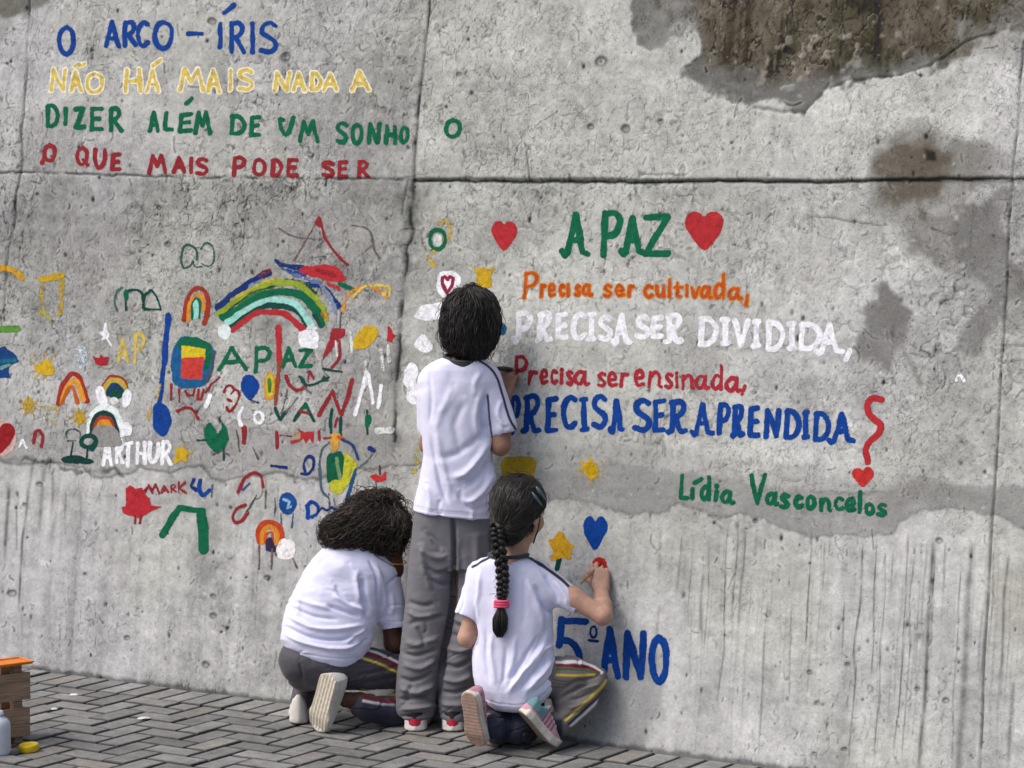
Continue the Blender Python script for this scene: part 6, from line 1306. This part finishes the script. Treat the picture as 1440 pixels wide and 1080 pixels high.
    pp = [([(518, 914), (535, 920), (566, 934)], 1.5, STR_W), ([(514, 919), (535, 925), (566, 940)], 2.0, STR_R), ([(511, 926), (535, 934), (562, 947)], 1.6, STR_Y), ([(509, 970), (535, 974), (570, 978)], 1.8, STR_Y), ([(510, 980), (535, 984), (570, 986)], 2.2, STR_R), ([(511, 986), (535, 990), (570, 992)], 1.7, STR_W)]
    cloth(fr, 'trousers', t, M_PANTS, root, base, fold, [(22, 18, .0025, 25), (9, 8, .001, 26)], pp, tweak=dark, crease=((36, 22, .004, 55),))
    CR = srgb(206, 204, 198)
    shoe(fr, root, L(463, 948, -.085), L(443, 1023, -.06), (.72, .66, .22), .192, .086, CR, srgb(206, 202, 192), srgb(196, 188, 172), hgt=.066, soleT=.026, rib=(.0022, 1))
    h1 = L(420, 1003, .05); h1[2] = .004; shoe(fr, root, h1, h1+np.array([-.01, .17, 0]), (0, .06, 1), .18, .066, CR, srgb(198, 194, 186), srgb(90, 88, 84), hgt=.085, soleT=.018)
    # curls
    hv = Vol(hc+np.array([-.24, -.18, -.15]), hc+np.array([.13, .16, .17]), .0035)
    hv.ell(hc+np.array([0, -.01, .010]), (.070, .082, .078), .01); hv.ell(L(512, 734, .12), (.062, .066, .056), .03); hv.ell(L(484, 747, .105), (.050, .05, .030), .03); hv.ell(L(518, 716, .13), (.044, .05, .034), .02); hv.ell(L(543, 709, .15), (.036, .042, .022), .02)
    hv.ell(q(.0, .095, -.03), (.07, .055, .09), .012, 'cut', M=M); hv.ell(L(566, 768, .09), (.026, .06, .060), .012, 'cut')
    V, F = hv.mesh(1); N = vnormals(V, F); R = np.random.RandomState(12); x, y = fr.pix(V)
    ok = np.nonzero((N[:, 1] < .6))[0]; root_p = L(552, 712, .12)
    def flow(p):
        d = p-root_p; d = unit_rows(d); d[:, 0] -= .40; d[:, 2] -= .75; return d
    lk = grow(hv, V[R.choice(ok, 1900)], flow, 15, .0095, .016, .0016, .24, 13, curl=.0045, turns=1.8)
    lk += grow(hv, V[R.choice(np.nonzero((x < 540) & (N[:, 1] < .6))[0], 1300)], flow, 18, .0105, .024, .0014, .32, 14, curl=.006, turns=2.0, up_=.010)
    edge = np.nonzero((x < 545) & (y > 735) & (N[:, 1] < .5))[0]; lk += grow(hv, V[R.choice(edge, 640)], lambda p: np.array([[-.35, -.15, -1.]])+0*p, 12, .0085, .026, .0013, .55, 17, curl=.008, turns=2.4, up_=.016)
    top = np.nonzero((y < 704) & (N[:, 2] > .1))[0]; lk += grow(hv, V[R.choice(top, 300)], lambda p: np.array([[.2, -.1, .5]])+0*p, 12, .0065, .020, .0013, .9, 15, curl=.006, turns=1.8, up_=.018)
    lk += grow(hv, V[R.choice(ok, 420)], flow, 16, .0095, .038, .0011, .45, 18, curl=.008, turns=2.4, up_=.012)
    lock_mesh('hair', hv, lk, root, (.011, .009, .0075), (.085, .060, .047), 16, n=4)
    nr = [L(552+19.5*math.cos(a), 789+4*math.sin(a)+2*math.cos(a), .122-.042*math.sin(a)) for a in np.linspace(0, 6.283, 30)]
    tubes('necklace', [(np.array(nr), .0018)], M_GOLD, root, srgb(214, 140, 50), 6)
    return fr
CURLY = curly()
# ------------------------------------------------------------------ crate, tray, bottle, lid, brushes
def box(bm, M, lo, hi, bev=.0015):
    r = bmesh.ops.create_cube(bm, size=1.0); vs = r['verts']
    for v in vs: v.co = Vector([lo[i]+(v.co[i]+.5)*(hi[i]-lo[i]) for i in range(3)])
    if bev: 
        es = list({e for v in vs for e in v.link_edges}); bmesh.ops.bevel(bm, geom=es, offset=bev, segments=2, affect='EDGES', profile=.6)
    return bm
def obj_box(name, parent, mat, boxes, bev=.0015):
    me = bpy.data.meshes.new(name)
    bm = bmesh.new()
    for lo, hi in boxes:
        b2 = bmesh.new(); box(b2, None, lo, hi, bev); t = bpy.data.meshes.new('t'); b2.to_mesh(t); b2.free(); bm.from_mesh(t); bpy.data.meshes.remove(t)
    bm.to_mesh(me); bm.free(); return link(name, me, mat, parent)
def lathe(name, prof, mat, parent=None, n=40, smooth=True, ridges=0, rr=(0, 0)):
    V = []; F = []
    for r, z in prof:
        for i in range(n):
            k = 1-(ridges if rr[0] <= z <= rr[1] and i % 2 else 0); V.append((r*k*math.cos(2*math.pi*i/n), r*k*math.sin(2*math.pi*i/n), z))
    for j in range(len(prof)-1):
        for i in range(n): F.append((j*n+i, j*n+(i+1) % n, (j+1)*n+(i+1) % n, (j+1)*n+i))
    F.append(tuple(range(n))[::-1]); F.append(tuple((len(prof)-1)*n+i for i in range(n)))
    return link(name, pymesh(name, V, F), mat, parent, smooth)
def wood_mat():
    m = NT('crate_wood'); c = m.coord(); n = m.noise(c, 14, 6, .65, stretch=(.25, 5, 5)); n2 = m.noise(c, 120, 4, .6, stretch=(.15, 2, 2)); n3 = m.noise(c, 6, 4)
    col = m.ramp(n, [(.25, tuple(srgb(126, 104, 86))), (.5, tuple(srgb(158, 132, 110))), (.75, tuple(srgb(176, 152, 128)))])
    col = m.mix(1, col, m.ramp(n2, [(.3, .7), (.7, 1.15)]), 'MULTIPLY'); col = m.mix(1, col, m.ramp(n3, [(.3, .72), (.7, 1.1)]), 'MULTIPLY'); m.set(col, .85, .25); m.bump(n2, .5, .002); return m.m
def props():
    M_W = wood_mat(); M_OR = plain('orange_plastic', srgb(216, 124, 24), .42, .45, .1); M_WH = plain('white_plastic', srgb(188, 194, 204), .38, .45, .06); M_YE = plain('yellow_plastic', srgb(206, 178, 20), .4, .45, .08)
    # crate: its long side runs away to the viewer's right
    e = bpy.data.objects.new('wooden_crate', None); COL.objects.link(e); e.empty_display_size = .1
    d = Rt*.78+Vd*.62; ang = math.atan2(d[1], d[0]); o = G(40, 1044); e.location = o; e.rotation_euler = (0, 0, ang)   # origin: near right corner; x goes right, so the crate spans x<0
    tag(e, 'weathered brown wooden slatted crate standing on the pavement at the left edge', 'crate')
    Lc, Wc, H = .50, .125, .238
    for y in (0, Wc):
        obj_box('slat', e, M_W, [((-Lc, y-.006, .022), (.004, y+.006, .108))]); obj_box('slat', e, M_W, [((-Lc-.002, y-.007, .132), (.006, y+.005, .214))])
    for x in (-Lc+.006, -.006):
        obj_box('slat', e, M_W, [((x-.006, .009, .024), (x+.006, Wc-.009, .106))]); obj_box('slat', e, M_W, [((x-.005, .009, .134), (x+.005, Wc-.009, .212))])
    for x in (-Lc+.028, -.028):
        for y in (.0215, Wc-.0215): obj_box('corner_post', e, M_W, [((x-.014, y-.014, .001), (x+.014, y+.014, H))])
    obj_box('base_board', e, M_W, [((-Lc+.012, .010+.036*i, .026), (-.014, .042+.036*i, .036)) for i in range(3)])
    # orange tray on the crate
    t = bpy.data.objects.new('paint_tray', None); COL.objects.link(t); t.empty_display_size = .05; t.location = o+np.array([0, 0, H+.001]); t.rotation_euler = (0, 0, ang); tag(t, 'flat orange plastic tray lying on top of the wooden crate', 'tray')
    obj_box('tray_floor', t, M_OR, [((-Lc-.01, -.012, 0), (.012, .070, .005))], .001)
    obj_box('tray_rim', t, M_OR, [((-Lc-.014, -.018, .0052), (.014, -.010, .010)), ((-Lc-.014, .068, .0052), (.014, .076, .010)), ((.008, -.0095, .0053), (.0135, .0675, .0095)), ((-Lc-.0135, -.0095, .0053), (-Lc-.006, .0675, .0095))], .002)
    # bottle
    b = bpy.data.objects.new('paint_bottle', None); COL.objects.link(b); b.empty_display_size = .05; b.location = G(-2, 1061); tag(b, 'white plastic paint bottle standing on the pavement in front of the crate', 'bottle')
    lathe('bottle_body', [(.030, 0), (.0345, .004), (.036, .012), (.036, .085), (.0345, .096), (.028, .106), (.019, .112), (.0165, .115)], M_WH, b)
    lathe('bottle_neck', [(.0158, .113), (.0158, .118), (.0175, .119), (.0175, .122), (.0155, .123), (.0155, .130), (.012, .130)], M_WH, b)
    l = bpy.data.objects.new('bottle_lid', None); COL.objects.link(l); l.location = G(41, 1056); l.rotation_euler = (math.radians(4), math.radians(-3), .3); l.empty_display_size = .03
    tag(l, 'yellow round screw lid lying on the pavement beside the white bottle', 'lid')
    lathe('lid_cap', [(.0285, .001), (.0300, .003), (.0300, .017), (.0285, .0205), (.025, .022), (.020, .0215), (.004, .0212)], M_YE, l, 72, True, .025, (.002, .018))
    # scraps of white paper / chips of lime on the pavers
    M_P = plain('white_chip', srgb(206, 204, 196), .85, .2, .1)
    R = random.Random(4)
    for i, (x, y, s_, lb) in enumerate(((104, 977, .011, 'white chip on the pavement nearest the foot of the wall'), (76, 997, .008, 'small white chip on the pavement just right of the crate'), (202, 1010, .013, 'largest white chip lying on the open pavement'))):
        V = []; n = 9
        for z, k in ((0, 1), (.003, .9)):
            for j in range(n): a = 2*math.pi*j/n; rr = s_*k*(.75+.5*R.random() if z == 0 else .8); V.append((rr*math.cos(a)*1.5, rr*math.sin(a), z))
        F = [(j, (j+1) % n, n+(j+1) % n, n+j) for j in range(n)]+[tuple(range(n, 2*n)), tuple(range(n))[::-1]]
        q = link('white_chip', pymesh('white_chip', V, F), M_P); q.location = G(x, y, .003); q.rotation_euler = (0, 0, YAW+.2*i); tag(q, lb, 'chip', 'white chips on the pavement')
    # the two brushes
    def brush(fr, grip, tip, tail, wood, hair, label, fat=1.0):
        e = bpy.data.objects.new('paintbrush', None); COL.objects.link(e); e.empty_display_size = .03
        O = fr.O+Rt*grip[0]+Vd*grip[1]+UP*grip[2]; e.location = O; e.rotation_euler = (0, 0, YAW); tag(e, label, 'brush', 'brushes held by the children')
        g = np.asarray(grip); a = tail-g; c = tip-g; u = unit(c-a); L_ = np.linalg.norm(c-a)
        f = lambda t: a+(c-a)*t
        tubes('handle', [(np.array([f(t) for t in (0, .08, .3, .55, .66)]), np.array([.0026, .0036, .0042, .0036, .0032])*fat)], M_BR, e, wood, 10)
        tubes('ferrule', [(np.array([f(t) for t in (.65, .70, .80)]), np.array([.0038, .0040, .0044]))], M_GOLD, e, srgb(150, 150, 146), 12)
        bl = []
        for i in range(26):
            an = i*2.4; r = .0036*math.sqrt(i/26); s1 = np.cross(u, UP); s1 = unit(s1); s2 = np.cross(u, s1); o_ = s1*math.cos(an)*r+s2*math.sin(an)*r
            bl.append((np.array([f(.79)+o_, f(.92)+o_*1.25, f(1)+o_*.6]), np.array([.0007, .0007, .0003])))
        tubes('bristles', bl, M_BR, e, hair, 4)
    fb, _, kb = BOY; hw = fb.wall_y(724, 516)
    p_t = fb.L(729, 520, hw-.004); p_e = fb.L(700, 518, hw-.085); brush(fb, fb.L(714, 524, hw-.05), p_t, p_e, np.array([.02, .02, .022]), srgb(150, 40, 50), 'black handled paintbrush gripped by the standing child', 1.9)
    fg = GIRL[0]; hw = fg.wall_y(843, 796); p_t = fg.L(846, 791, hw-.004); p_e = fg.L(817, 820, hw-.095); brush(fg, fg.L(836, 802, hw-.03), p_t, p_e, srgb(150, 110, 76), srgb(176, 40, 34), 'thin wooden paintbrush held by the kneeling child with the braid')
M_BR = NT('brush_lacquer'); M_BR.set(M_BR.attr(), .4, .45); M_BR = M_BR.m
props()
